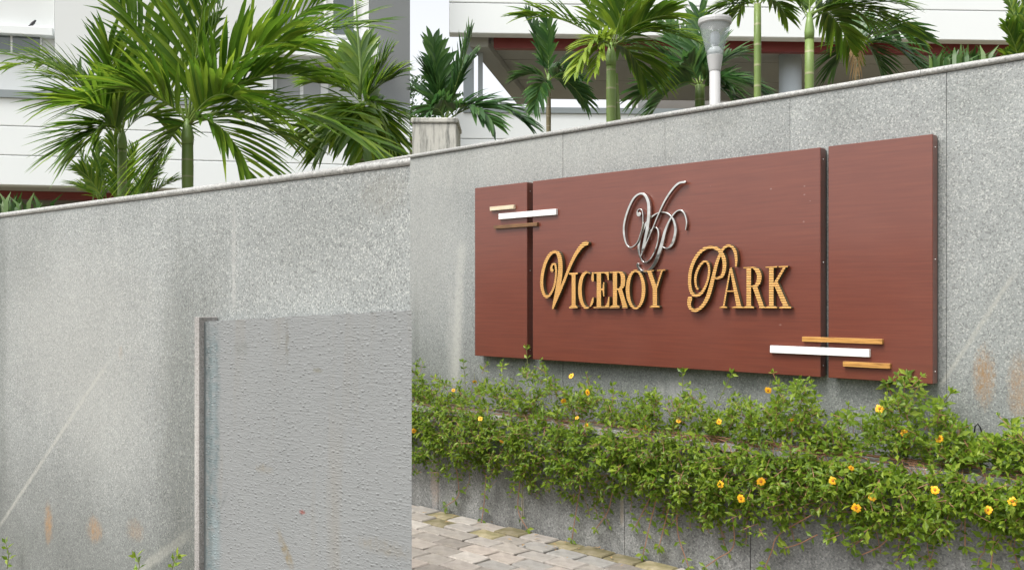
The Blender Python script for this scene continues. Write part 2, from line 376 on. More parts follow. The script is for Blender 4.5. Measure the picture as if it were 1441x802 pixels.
bl = g.math('ADD', bl, g.math('MULTIPLY', g.ramp(spl2, [(0.40, 0), (0.75, 1.0)]), 0.35))
c = g.mix(g.noise(2.2, 5), (0.176, 0.184, 0.183), (0.214, 0.222, 0.219))
c = g.mix(g.math('MULTIPLY', g.ramp(g.noise(3, 5, 0.6, g.scale((3, 1, 0.25))), [(0.55, 0), (0.75, 1)]), 0.35), c, (0.19, 0.165, 0.125))
for kind, arg, colr, amt in [('s', (pP(297, 815), pP(297, 440), 0.026, 0.045), (0.110, 0.142, 0.146), 0.95), ('b', (pP(303, 760), 0.035, 0.16), (0.21, 0.25, 0.255), 0.8), ('b', (pP(300, 560), 0.02, 0.25), (0.20, 0.235, 0.24), 0.7), ('b', (pP(292, 500), 0.02, 0.15), (0.075, 0.09, 0.09), 0.7), ('s', (pP(311, 715), pP(322, 685), 0.003, 0.006), (0.05, 0.06, 0.06), 0.9), ('s', (pP(296, 790), pP(296, 470), 0.005, 0.012), (0.10, 0.13, 0.13), 0.7),
        ('b', (pP(404, 480), 0.012, 0.07), (0.10, 0.09, 0.06), 0.6), ('s', (pP(412, 800), pP(386, 735), 0.005, 0.02), (0.17, 0.125, 0.05), 0.8),
        ('b', (pP(425, 720), 0.020, 0.009), (0.20, 0.035, 0.02), 0.9), ('b', (pP(447, 521), 0.03, 0.010), (0.12, 0.11, 0.07), 0.7), ('b', (pP(340, 490), 0.05, 0.03), (0.13, 0.14, 0.13), 0.5),
        ('b', (pP(372, 660), 0.05, 0.02), (0.18, 0.145, 0.085), 0.4), ('b', (pP(540, 770), 0.12, 0.03), (0.18, 0.15, 0.10), 0.4)]:
    mk = g.math('MULTIPLY', g.streak(*arg) if kind == 's' else g.blob(*arg), g.math('MULTIPLY', g.ramp(g.noise(35, 4), [(0.35, 0.2), (0.6, 1.0)]), amt)); c = g.mix(mk, c, colr)
n1 = g.bump(bl, 0.62, 0.005); n1 = g.bump(g.noise(120, 4), 0.3, 0.002, n1)
M_render = g.done(c, 0.75, n1)
dw = thing('rendered_dwarf_wall', 'grey rough rendered dwarf wall standing against the near granite wall', 'wall', frame=LWF)
sP0, zP0 = pP(289, 452); zP1 = pP(577, 437)[1]
b_ = MB(); n = 26; e0 = MIT*RO; e1 = MIT*-0.004
V = []; Fs = []                                       # front block with a slightly uneven top edge
for i in range(n+1):
    t = i/n; j = random.uniform(-.0025, .0025)
    V += [(sP0+(e0-sP0)*t, RO, -0.06), (sP0+(e0-sP0)*t, RO, zP0+(zP1-zP0)*t+j), (sP0+(e1-sP0)*t, -0.004, zP0+(zP1-zP0)*t+j), (sP0+(e1-sP0)*t, -0.004, -0.06)]
for i in range(n):
    a, b = 4*i, 4*i+4; Fs += [(a, b, b+1, a+1), (a+1, b+1, b+2, a+2), (a+2, b+2, b+3, a+3), (a+3, b+3, b, a)]
Fs += [(0, 1, 2, 3), (4*n+3, 4*n+2, 4*n+1, 4*n)]; b_.add(V, Fs); b_.build('rendered_face', M_render, dw)
M_trim = granite('edge_trim_stone', (0.24, 0.22, 0.20), (0.38, 0.365, 0.345), (0.48, 0.465, 0.445), 200, mott=0.25, run=0.3, rough=0.6)
s_a, z_a = LWF.hit(273.5, 446, RO-0.025); s_b = LWF.hit(280, 446, RO-0.025)[0]
b_ = MB(); b_.box(s_a, s_b, RO-0.025, -0.003, -0.06, z_a, bev=0.0015); b_.build('edge_trim', M_trim, dw)
b_ = MB(); b_.box(s_b+.0015, sP0-.001, RO-0.004, -0.003, -0.06, zP0-0.004); b_.build('mortar_fillet', plain('grey_mortar', (0.17, 0.19, 0.19), 0.9, var=0.3, sc=30, bmp=0.5), dw)

# ------------------------------------------------------------------ the sign
T = 0.085
fz0 = lambda x, y: RW.hit(x, y, -T)
g = NG('mahogany_laminate')
gr = g.noise(9, 6, 0.6, g.scale((0.35, 1, 9.0))); gf = g.noise(40, 3, 0.6, g.scale((0.12, 1, 6.0)))
c = g.ramp(g.math('ADD', g.math('MULTIPLY', gr, 0.65), g.math('MULTIPLY', gf, 0.35)), [(0.34, (0.108, 0.0245, 0.0125)), (0.5, (0.128, 0.0295, 0.0150)), (0.68, (0.152, 0.037, 0.0180))])
g.p.inputs['Coat Weight'].default_value = 0.55; g.p.inputs['Coat Roughness'].default_value = 0.2; c = g.mix(g.math('MULTIPLY', g.ramp(g.noise(1.6, 5, 0.6, g.scale((1, 1, 0.6))), [(0.45, 0.0), (0.75, 1.0)]), 0.10), c, (0.22, 0.09, 0.065))
for fx, fy, q in ((1085, 266, .012), (1132, 262, .010), (1132, 274, .01), (1140, 283, .007), (1131, 312, .012), (1098, 457, .012), (1000, 262, .005)): c = g.mix(g.math('MULTIPLY', g.blob(fz0(fx, fy), q*.6, q*.4), .25), c, (0.42, 0.34, 0.31))
M_mah = g.done(c, g.math('ADD', 0.34, g.math('MULTIPLY', g.noise(3, 4), 0.15)), g.bump(gf, 0.05, 0.001), spec=0.5)
M_dark = plain('dark_edge', (0.055, 0.025, 0.02), 0.5)
M_frame = plain('dull_metal_frame', (0.09, 0.10, 0.09), 0.5, 0.4)
sg = thing('entrance_sign', 'red mahogany panelled sign with gilt raised letters on the granite wall', 'sign', frame=RW)
def fz(x, y, off): return RW.hit(x, y, -off)
zt = (fz(668, 265, T)[1]+fz(1319, 188, T)[1])/2; zb = (fz(665, 500, T)[1]+fz(1316, 541, T)[1])/2
panels = [(668, 741.5), (749.5, 1154.5), (1165.5, 1312.5)]
for a, b in panels:
    sa, sb = RW.s(a, -T), RW.s(b, -T)
    b_ = MB(); b_.box(sa+.006, sb-.004, -0.0195, -0.001, zb+.008, zt-.008); b_.build('backing_frame', M_frame, sg)
    b_ = MB(); b_.box(sa, sb, -T, -0.02, zb, zt, bev=0.003)
    me = b_.mesh('sign_panel', [M_mah, M_mah]); o = inst('sign_panel', me, sg)
M_screw = plain('screw_metal', (0.6, 0.6, 0.58), 0.35, 0.8)
for b in (741.5, 1154.5, 1312.5):
    sb = RW.s(b, -T)
    for k in range(3):
        z = zb+0.06+(zt-zb-0.12)*k/2
        b_ = MB(); b_.tube([(sb-.001, -0.053, z), (sb+.003, -0.053, z)], [.0035, .0025], 8); b_.build('screw', M_screw, sg)
# bars across the joints
M_white = plain('white_bar_lacquer', (0.80, 0.80, 0.78), 0.35, var=0.04)
g = NG('varnished_teak'); c = g.ramp(g.noise(14, 6, 0.65, g.scale((0.5, 4, 8))), [(0.32, (0.16, 0.07, 0.018)), (0.48, (0.46, 0.23, 0.06)), (0.66, (0.58, 0.32, 0.09))]); M_teak = g.done(c, 0.4)
g = NG('dark_teak'); c = g.ramp(g.noise(14, 6, 0.65, g.scale((0.5, 4, 8))), [(0.32, (0.06, 0.03, 0.012)), (0.5, (0.15, 0.075, 0.03)), (0.7, (0.27, 0.14, 0.05))]); M_teakd = g.done(c, 0.45)
g = NG('pale_teak'); c = g.ramp(g.noise(14, 6, 0.65, g.scale((0.5, 4, 8))), [(0.3, (0.45, 0.34, 0.20)), (0.6, (0.62, 0.54, 0.40))]); M_teakp = g.done(c, 0.4)
BT = T+0.022
for x0, y0, x1, y1, h, m, lb in [(689, 294.5, 722.5, 290.5, 5.5, M_teakp, 'short pale wooden bar'), (701.5, 304, 782, 299, 8, M_white, 'white lacquered bar'), (694.5, 319.5, 755.5, 316, 5, M_teakd, 'dark brown wooden bar'),
                             (1128.5, 477.5, 1241, 480.2, 7, M_teak, 'long varnished wooden bar'), (1083.5, 491.5, 1223, 496.5, 10.5, M_white, 'white lacquered bar'), (1186, 512.5, 1252, 514.5, 7.2, M_teak, 'short varnished wooden bar')]:
    sa, za = fz(x0, y0, BT); sb, zc = fz(x1, y1, BT); zm = (za+zc)/2
    hh = h/F*RW.world((sa+sb)/2, -BT).y/2
    b_ = MB(); b_.box(sa, sb, -BT, -T-.001, zm-hh, zm+hh, bev=0.001); o = b_.build('bar', m, sg); o['label'] = lb

# raised letters: outlines drawn as strokes, joined into one contour each
def sd_seg(P, a, b, ra, rb):
    ax, ay = a; bx, by = b; dx, dy = bx-ax, by-ay; L2 = dx*dx+dy*dy+1e-9
    t = np.clip(((P[0]-ax)*dx+(P[1]-ay)*dy)/L2, 0, 1)
    return np.hypot(P[0]-ax-t*dx, P[1]-ay-t*dy)-(ra+(rb-ra)*t)
def sd_poly(P, pts):
    d = np.full(P[0].shape, 1e9); ins = np.zeros(P[0].shape, bool); n = len(pts)
    for i in range(n):
        ax, ay = pts[i]; bx, by = pts[(i+1) % n]
        d = np.minimum(d, sd_seg(P, (ax, ay), (bx, by), 0, 0))
        c = ((ay > P[1]) != (by > P[1])) & (P[0] < (bx-ax)*(P[1]-ay)/((by-ay) if abs(by-ay) > 1e-9 else 1e-9)+ax); ins ^= c
    return np.where(ins, -d, d)
def spline(pts, k=7):            # Catmull-Rom through (x, y, half width)
    pts = [np.array(p, float) for p in pts]; out = []
    q = [2*pts[0]-pts[1]]+pts+[2*pts[-1]-pts[-2]]
    for i in range(1, len(q)-2):
        for j in range(k):
            t = j/k; out.append(0.5*((2*q[i])+(-q[i-1]+q[i+1])*t+(2*q[i-1]-5*q[i]+4*q[i+1]-q[i+2])*t*t+(-q[i-1]+3*q[i]-3*q[i+1]+q[i+2])*t**3))
    out.append(pts[-1]); return out
def stroke(pts): return ('k', spline(pts))
def poly(*pts): return ('p', pts)
def ell(c, a, b, c2, a2, b2): return ('e', c, a, b, c2, a2, b2)
def contours(shapes, step=2.5):
    xs, ys = [], []
    for s in shapes:
        if s[0] == 'k': xs += [p[0]+e*(p[2]+9) for p in s[1] for e in (-1, 1)]; ys += [p[1]+e*(p[2]+9) for p in s[1] for e in (-1, 1)]
        elif s[0] == 'p': xs += [p[0]+e*9 for p in s[1] for e in (-1, 1)]; ys += [p[1]+e*9 for p in s[1] for e in (-1, 1)]
        elif s[0] == 'e': xs += [s[1][0]-s[2]-9, s[1][0]+s[2]+9]; ys += [s[1][1]-s[3]-9, s[1][1]+s[3]+9]
    gx = np.arange(min(xs), max(xs), step)+0.137; gy = np.arange(min(ys), max(ys), step)+0.091
    P = np.meshgrid(gx, gy); D = np.full(P[0].shape, 1e9)
    for s in shapes:
        if s[0] == 'k':
            for a, b in zip(s[1][:-1], s[1][1:]): D = np.minimum(D, sd_seg(P, a[:2], b[:2], max(a[2], 1), max(b[2], 1)))
        elif s[0] == 'p': D = np.minimum(D, sd_poly(P, s[1]))
        elif s[0] == 'e':
            _, c, a, b, c2, a2, b2 = s
            d1 = (np.hypot((P[0]-c[0])/a, (P[1]-c[1])/b)-1)*min(a, b); d2 = (np.hypot((P[0]-c2[0])/a2, (P[1]-c2[1])/b2)-1)*min(a2, b2)
            D = np.minimum(D, np.maximum(d1, -d2))
    for s in shapes:
        if s[0] == 'c': D = np.maximum(D, -sd_poly(P, s[1]))
    ny, nx = D.shape; segs = {}
    def pt(e):
        k, j, i = e
        if k == 'h': a, b = D[j, i], D[j, i+1]; t = a/(a-b); return gx[i]+step*t, gy[j]
        a, b = D[j, i], D[j+1, i]; t = a/(a-b); return gx[i], gy[j]+step*t
    for j in range(ny-1):
        row = D[j:j+2] < 0
        hit = np.nonzero((row[0, :-1].astype(int)+row[0, 1:]+row[1, :-1]+row[1, 1:]) % 4)[0]
        for i in hit:
            a, b, c, d = row[0, i], row[0, i+1], row[1, i+1], row[1, i]
            eT, eR, eB, eL = ('h', j, i), ('v', j, i+1), ('h', j+1, i), ('v', j, i)
            k = a*1+b*2+c*4+d*8
            tab = {1: [(eL, eT)], 2: [(eT, eR)], 3: [(eL, eR)], 4: [(eR, eB)], 5: [(eL, eT), (eR, eB)], 6: [(eT, eB)], 7: [(eL, eB)], 8: [(eB, eL)], 9: [(eB, eT)], 10: [(eT, eR), (eB, eL)], 11: [(eB, eR)], 12: [(eR, eL)], 13: [(eR, eT)], 14: [(eT, eL)]}
            for p, q in tab[k]: segs[p] = q
    loops = []
    while segs:
        st, cur = segs.popitem(); lp = [pt(st)]
        while cur != st and cur in segs: lp.append(pt(cur)); cur = segs.pop(cur)
        if len(lp) > 8: loops.append(lp)
    return loops
def simplify(lp, tol=0.35):      # Douglas-Peucker on a closed loop
    def dp(a):
        if len(a) < 3: return a
        p, q = np.array(a[0]), np.array(a[-1]); d = q-p; L = np.hypot(*d)
        A = np.array(a[1:-1])-p
        dist = np.abs(A[:, 0]*d[1]-A[:, 1]*d[0])/L if L > 1e-9 else np.hypot(A[:, 0], A[:, 1])
        k = int(dist.argmax())
        if dist[k] < tol: return [a[0], a[-1]]
        return dp(a[:k+2])[:-1]+dp(a[k+1:])
    h = len(lp)//2; return dp(lp[:h+1])[:-1]+dp(lp[h:]+[lp[0]])[:-1]
def raised(name, shapes, org, sc, t0, t1, mats, bevel=0.0):
    cu = bpy.data.curves.new(name, 'CURVE'); cu.dimensions = '2D'; cu.fill_mode = 'BOTH'; cu.extrude = (t1-t0)/2-bevel
    cu.bevel_depth = bevel; cu.bevel_resolution = 2; cu.offset = -bevel
    for lp in contours(shapes):
        lp = simplify(lp); P = [RW.hit(org[0]+x/sc, org[1]+y/sc, -t1) for x, y in lp]
        sp = cu.splines.new('POLY'); sp.points.add(len(P)-1)
        for k, (s_, z_) in enumerate(P): sp.points[k].co = (s_, z_, 0, 1)
        sp.use_cyclic_u = True
    tmp = bpy.data.objects.new('tmp', cu); COL.objects.link(tmp)
    me = bpy.data.meshes.new_from_object(tmp.evaluated_get(bpy.context.evaluated_depsgraph_get()))
    bpy.data.objects.remove(tmp); bpy.data.curves.remove(cu)
    me.name = name; ym = -(t0+t1)/2
    for v in me.vertices: x, y, z = v.co; v.co = (x, ym-z, y)
    me.materials.clear()
    for m in mats: me.materials.append(m)
    me.update()
    if len(mats) > 1:
        for p in me.polygons: p.material_index = 0 if p.normal.y < -0.7 else 1
    return inst(name, me, sg)

g = NG('ribbed_gilt'); zc = g.xyz()[2]
st = g.math('FRACT', g.math('DIVIDE', zc, 0.0130))
rib = g.math('MULTIPLY', g.smooth(st, 0.0, 0.16), g.math('SUBTRACT', 1.0, g.smooth(st, 0.62, 0.80)))
gold = g.mix(g.noise(30, 3), (0.62, 0.32, 0.085), (0.74, 0.42, 0.13))
c = g.mix(rib, (0.16, 0.075, 0.02), gold); M_gold = g.done(c, 0.38, g.bump(rib, 0.6, 0.003), spec=0.5)
M_goldside = plain('dark_bronze_side', (0.055, 0.045, 0.022), 0.4)
g = NG('polished_steel'); M_steel = g.done(g.mix(g.noise(8, 3), (0.40, 0.40, 0.385), (0.60, 0.60, 0.58)), g.math('ADD', 0.03, g.math('MULTIPLY', g.noise(25, 3), 0.10)), g.bump(g.noise(16, 1), 0.25, 0.006), 1.0)
GM = [M_gold, M_goldside]
O4, K4 = (750, 330), 6.685; O5, K5 = (955, 330), 6.682; O3, K3 = (860, 240), 5.346
L4 = {
 'V': [stroke([(178,338,15),(172,312,9),(184,282,9),(203,276,10),(215,310,9),(216,380,9),(202,475,9),(168,555,10),(132,585,12),(103,562,13),(84,490,14),(86,390,14),(114,272,14),(160,188,14),(205,164,14),(240,186,18),(257,262,20),(255,370,21),(240,470,21),(220,570,18),(200,640,12),(185,696,7)]),
       stroke([(187,696,6),(236,572,11),(294,432,12),(346,300,13),(396,196,15),(446,122,18),(484,88,20),(504,82,19)])],
 'I': [poly((364,362),(400,362),(400,688),(364,688)), poly((340,361),(422,356),(422,368),(400,382),(364,386),(340,374)), poly((340,692),(340,680),(364,666),(400,664),(420,678),(420,690))],
 'C': [ell((500,522), 76, 176, (516,522), 58, 161), ('c', [(548,440),(640,440),(640,592),(548,592)]), poly((556,358),(570,352),(573,468),(562,466),(548,420)), poly((560,590),(572,588),(568,640),(552,668),(535,680),(540,650))],
 'E': [poly((600,352),(640,352),(640,686),(600,686)), poly((574,353),(712,347),(714,432),(704,430),(694,384),(672,362),(574,366)), poly((630,508),(654,506),(662,446),(670,446),(670,580),(662,580),(654,522),(630,522)), poly((570,690),(570,677),(680,674),(700,640),(710,584),(719,584),(716,688))],
 'R': [poly((752,346),(790,346),(790,688),(752,688)), poly((722,347),(800,343),(800,356),(722,360)), stroke([(785,352,7),(815,353,9),(840,378,18),(848,430,20),(840,484,18),(815,510,9),(785,514,6)]), poly((798,512),(836,508),(886,676),(888,690),(846,690)), poly((720,690),(720,678),(752,666),(790,664),(816,677),(816,689)), poly((836,690),(846,676),(890,676),(890,690))],
 'O': [ell((965,517), 92, 184, (966,517), 58, 166)],
 'Y': [poly((1074,342),(1112,340),(1166,500),(1166,540),(1130,520)), poly((1206,338),(1222,336),(1166,512),(1152,506)), poly((1127,500),(1166,500),(1166,686),(1127,686)), poly((1040,338),(1136,334),(1136,346),(1040,350)), poly((1168,333),(1245,329),(1245,341),(1168,345)), poly((1098,690),(1098,678),(1127,666),(1166,664),(1190,676),(1190,688))]}
for ch, sh in L4.items(): o = raised('letter', sh, O4, K4, T+0.006, T+0.034, GM); o['label'] = 'gilt ribbed letter '+ch+(' in flowing script' if ch == 'V' else ' of the first word')
L5 = {
 'P': [stroke([(180,514,8),(162,480,9),(158,400,11),(184,318,11),(222,266,10),(255,254,9),(280,284,10),(286,356,10),(268,445,10),(232,525,12),(192,565,14),(150,572,14),(118,538,14),(103,460,14),(108,360,15),(134,270,15),(182,186,15),(240,136,14),(300,120,14),(358,133,15),(400,172,17),(426,232,18),(430,310,17),(414,378,15),(386,404,12),(352,412,8),(338,404,6)]),
       stroke([(538,298,8),(541,230,12),(530,162,14),(505,120,12),(470,104,11),(430,122,11),(398,168,12),(362,255,14),(332,370,16),(302,495,18),(272,590,18),(232,660,16),(184,704,14),(140,712,13),(106,686,14),(98,640,18),(106,604,22)])],
 'A': [poly((480,318),(498,308),(592,690),(546,690)), poly((480,318),(490,330),(428,690),(412,690)), poly((444,528),(530,528),(532,541),(440,541)), poly((384,694),(384,684),(408,676),(436,676),(456,684),(456,693)), poly((500,694),(500,683),(545,675),(585,675),(606,683),(606,694))],
 'R': [poly((638,310),(680,310),(680,690),(638,690)), poly((608,309),(692,306),(692,319),(608,322)), stroke([(675,313,7),(705,314,9),(740,340,20),(758,396,21),(744,460,19),(710,486,9),(675,490,6)]), poly((692,488),(736,482),(802,676),(808,692),(764,692)), poly((608,694),(608,683),(638,673),(680,672),(709,683),(709,694)), poly((752,694),(760,680),(812,680),(812,693))],
 'K': [poly((850,306),(892,306),(892,690),(850,690)), poly((986,304),(1010,302),(912,474),(890,490),(890,462)), poly((896,474),(930,446),(1036,678),(1042,692),(992,692)), poly((816,304),(926,299),(926,312),(816,317)), poly((940,299),(1026,295),(1026,307),(940,311)), poly((810,694),(810,684),(850,673),(892,672),(926,683),(926,694)), poly((944,694),(944,684),(985,675),(1030,674),(1058,683),(1058,694))]}
for ch, sh in L5.items(): o = raised('letter', sh, O5, K5, T+0.006, T+0.034, GM); o['label'] = 'gilt ribbed letter '+ch+(' in flowing script' if ch == 'P' else ' of the second word')
MV = [stroke([(208,330,19),(206,331,19)]), stroke([(193,322,5),(198,300,4),(215,289,4),(232,304,4),(238,350,4),(234,420,3.5),(218,482,3.5),(190,548,4),(150,578,5),(118,562,6),(97,495,8),(96,410,9),(121,310,9),(165,215,9),(213,176,9),(252,186,11),(278,240,13),(282,330,14),(270,440,14),(247,550,12),(224,640,6)]),
      stroke([(222,646,4),(262,550,5),(306,448,5),(350,340,6),(400,232,8),(455,148,9),(505,98,10),(552,87,10)])]
MP = [stroke([(559,446,4),(566,388,6),(550,326,6),(520,299,6),(482,315,6),(440,372,8),(405,455,12),(378,560,15),(345,660,16),(312,722,14),(268,760,10),(225,752,8),(200,724,10),(200,708,14)]),
      stroke([(386,575,4),(420,586,6),(458,552,12),(482,465,12),(472,385,9),(440,335,6),(390,314,5),(330,330,6),(272,384,10),(228,470,13),(207,560,11),(213,640,7),(246,691,5),(292,668,5),(334,590,6),(354,505,6),(350,446,6),(328,429,5),(292,458,5),(254,540,7),(226,626,5)])]
MV, MP = [[('k', [np.array((p[0], p[1], p[2]*.82)) for p in q[1]]) for q in M] for M in (MV, MP)]
for sh, lb, tt in ((MV, 'polished steel script V of the monogram', 0.012), (MP, 'polished steel script P of the monogram', 0.002)):
    o = raised('monogram_letter', sh, O3, K3, T+tt, T+tt+0.02, [M_steel], bevel=0.0016); o['label'] = lb

# ------------------------------------------------------------------ creeping plants in the planter
M_leaf = leaf_mat('creeper_leaf', (0.075, 0.140, 0.010), (0.165, 0.262, 0.018), (0.295, 0.375, 0.038), 0.38, 0.42)
M_stem = plain('creeper_stem', (0.30, 0.15, 0.085), 0.6, var=0.4, sc=8)
M_dry = plain('dry_leaf', (0.34, 0.22, 0.10), 0.8, var=0.35, sc=8)
M_stemg = plain('green_stem', (0.16, 0.17, 0.05), 0.6, var=0.3, sc=8)
LEAF = [(0, 0, 0), (0.28, 0.13, .03), (0.52, 0.27, .05), (0.66, 0.17, .03), (1, 0, -.10), (0.66, -0.17, .03), (0.52, -0.27, .05), (0.28, -0.13, .03), (0.3, 0, -.015), (0.62, 0, -.03)]
LF = [(0, 8, 1), (1, 8, 9, 2), (2, 9, 3), (3, 9, 4), (0, 7, 8), (7, 6, 9, 8), (6, 5, 9), (5, 4, 9)]
def add_leaf(b_, p, d, up, L):
    d = d.normalized(); sd_ = up.cross(d)
    if sd_.length < 1e-3: sd_ = Vector((1, 0, 0)).cross(d)
    sd_.normalize(); n = d.cross(sd_)
    b_.add([p+(d*x+sd_*y*0.82+n*z)*L for x, y, z in LEAF], LF)
def rv(a=1.0): return Vector((random.uniform(-a, a), random.uniform(-a, a), random.uniform(-a, a)))
UP = Vector((0, 0, 1)); OUTW = Vector((0, -1, 0))     # local frame of the wall: -y faces the path
def sprig(b_, p, d, L, pairs, size, outw=OUTW, stems=None):
    d = d.normalized(); side = d.cross(UP+rv(.5))
    if side.length < .1: side = Vector((1, 0, 0))
    side.normalize(); oth = d.cross(side).normalized(); pts = [p.copy()]
    q = p.copy()
    for k in range(pairs):
        q = q+d*(L/pairs)+rv(.1)*L/pairs; pts.append(q.copy())
        ax = side if k % 2 == 0 else oth
        lz = size*random.uniform(.75, 1.15)*(1.0 if k < pairs-1 else 0.6)
        for sg_ in (-1, 1):
            ld = ax*sg_+d*random.uniform(.25, .8)+rv(.25)-UP*0.1
            add_leaf(b_, q, ld, (UP*0.9+outw*0.7+rv(.45)).normalized(), lz)
    for _ in range(2): add_leaf(b_, q, d+rv(.5), (UP+outw+rv(.4)).normalized(), size*.6)
    if stems is not None: stems.tube(pts, .0017, 4, False)
def interp(tab, x):
    for (a, b), (c, d) in zip(tab[:-1], tab[1:]):
        if x <= c: return b+(d-b)*max(0, (x-a))/(c-a)
    return tab[-1][1]
TOPL = [(540,500),(577,505),(592,520),(606,548),(640,552),(672,540),(690,545),(712,528),(735,530),(762,524),(790,548),(815,552),(850,560),(885,570),(905,568),(935,566),(965,560),(990,575),(1010,573),(1040,570),(1062,562),(1085,552),(1120,555),(1146,566),(1162,592),(1185,600),(1212,598),(1235,578),(1258,552),(1285,545),(1318,560),(1336,600),(1350,612),(1372,624),(1400,626),(1424,606),(1460,602)]
BOTL = [(540,640),(577,645),(610,652),(640,650),(700,668),(745,676),(800,686),(850,690),(890,682),(930,700),(975,722),(1010,735),(1060,730),(1100,728),(1122,694),(1140,690),(1160,715),(1200,748),(1240,752),(1290,768),(1330,752),(1352,715),(1372,712),(1392,742),(1420,758),(1460,756)]
LEDGE = lambda x: RW_ledge(x)
def RW_ledge(x):
    r = ray(x, HOR); Z = (dR-PD)/(r.x*nb[0]+nb[1]); return HOR+(EYE-LZ)*F/Z
fol = MB(); stm = MB()
random.seed(11)
N = 4300; made = 0
while made < N:
    u_ = random.random(); x = 548+(1470-548)*u_**1.12
    yt, yb, yl = interp(TOPL, x), interp(BOTL, x), RW_ledge(x)
    yt += 11*math.sin(x*.21)+9*math.sin(x*.087+1); yb += 10*math.sin(x*.17+2)+9*math.sin(x*.39)
    if random.random() < 0.09: yt -= random.uniform(0, 22)
    if random.random() < 0.10: yb += random.uniform(0, 30)
    y = random.uniform(yt+6, yb-3)
    # thinner just under the ledge edge, and ragged gaps
    gap = math.sin(x*0.071)+math.sin(x*0.137+1.7)+math.sin(x*0.031+y*0.05)
    if yl-2 < y < yl+13 and random.random() < 0.0+0.22*gap: continue
    if 1360 < x < 1408 and yl-7 < y < yl+16: continue
    if 1296 < x < 1345 and yl < y < yl+34 and random.random() < .7: continue
    cl_ = math.sin(x*.113+y*.09+2.0)+math.sin(x*.061-y*.13)+math.sin(x*.19+y*.21+.6)
    if cl_ < -.5 and random.random() < 0.66: continue
    if y < yl-8 and gap < 0 and random.random() < .35: continue
    if y > yb-24 and random.random() < 0.45: continue
    if y < yl:
        h = (yl-y)/max(20, yl-yt); off = -PD+0.02+random.random()**0.8*(PD-0.06)*(0.35+0.65*h)
        if random.random() < 0.3: off = -PD-random.uniform(0, .05)
        s_, z_ = RW.hit(x, y, off)
        d = Vector((random.uniform(-.7, .7), random.uniform(-.8, .25), random.uniform(.1, 1.0)))
    else:
        k = (y-yl)/max(30, yb-yl); bul = 0.05+0.11*math.sin(math.pi*min(1, max(0, k*0.85+0.12)))
        off = -PD-random.uniform(0.012, bul+0.02*gap*0.5+0.02)
        s_, z_ = RW.hit(x, y, off)
        d = Vector((random.uniform(-.9, .9), random.uniform(-.9, -.1), random.uniform(-.75, .45)))
    sprig(fol, Vector((s_, off, z_)), d, random.uniform(.04, .085), random.choice((2, 2, 3, 3)), random.uniform(.033, .062), stems=stm if random.random() < .6 else None)
    made += 1
for k in range(75):
    x = random.uniform(580, 1440); yb = interp(BOTL, x); y = yb-random.uniform(5, 40); off = -PD-random.uniform(.03, .09)
    s_, z_ = RW.hit(x, y, off); p = Vector((s_, off, z_)); dd = Vector((random.uniform(-.55, .35), 0, -1)).normalized(); q = [p.copy()]
    for j in range(random.randint(3, 7)):
        p = p+(dd+Vector((random.uniform(-.3, .3), 0, 0)))*.035; p.y += (-PD-.02-p.y)*.25; q.append(p.copy())
        for g_ in (-1, 1):
            if random.random() < .8: add_leaf(fol, p, Vector((g_, -.3, -.2))+rv(.5), (UP*.6+OUTW+rv(.4)).normalized(), random.uniform(.024, .045))
    stm.tube(q, .0018, 4, False)
crp = tag(fol.build('creeping_plant', M_leaf), 'dense green creeping plant spilling over the planter ledge below the sign', 'plant', kind='stuff'); RW.put(crp)
# runner stems lying over the ledge
for k in range(210):
    x = random.uniform(575, 1445); yl = RW_ledge(x)
    if 1350 < x < 1412: continue
    s_, z_ = RW.hit(x, yl, -PD)
    p = Vector((s_, -PD+random.uniform(-.03, .08), LZ+random.uniform(.004, .03))); q = [p.copy()]
    dx = random.uniform(-.07, .07)
    for j in range(7):
        if j < 3: p = p+Vector((dx+random.uniform(-.02, .02), -random.uniform(.0, .03), random.uniform(-.006, .006)))
        else: p = p+Vector((dx*.4+random.uniform(-.015, .015), random.uniform(-.010, .006), -random.uniform(.015, .04)))
        if p.z > LZ-.045: p.z = max(p.z, LZ+.003) if p.y > -PD-.022 else p.z
        p.y = min(p.y, -PD-.026) if p.z < LZ+.002 else p.y
        q.append(p.copy())
    stm.tube(q, random.uniform(.0012, .0024), 4, False)
rs_ = tag(stm.build('runner_stems', M_stem, None), 'tangle of reddish brown runner stems among the leaves on the planter ledge', 'stems', kind='stuff'); RW.put(rs_)

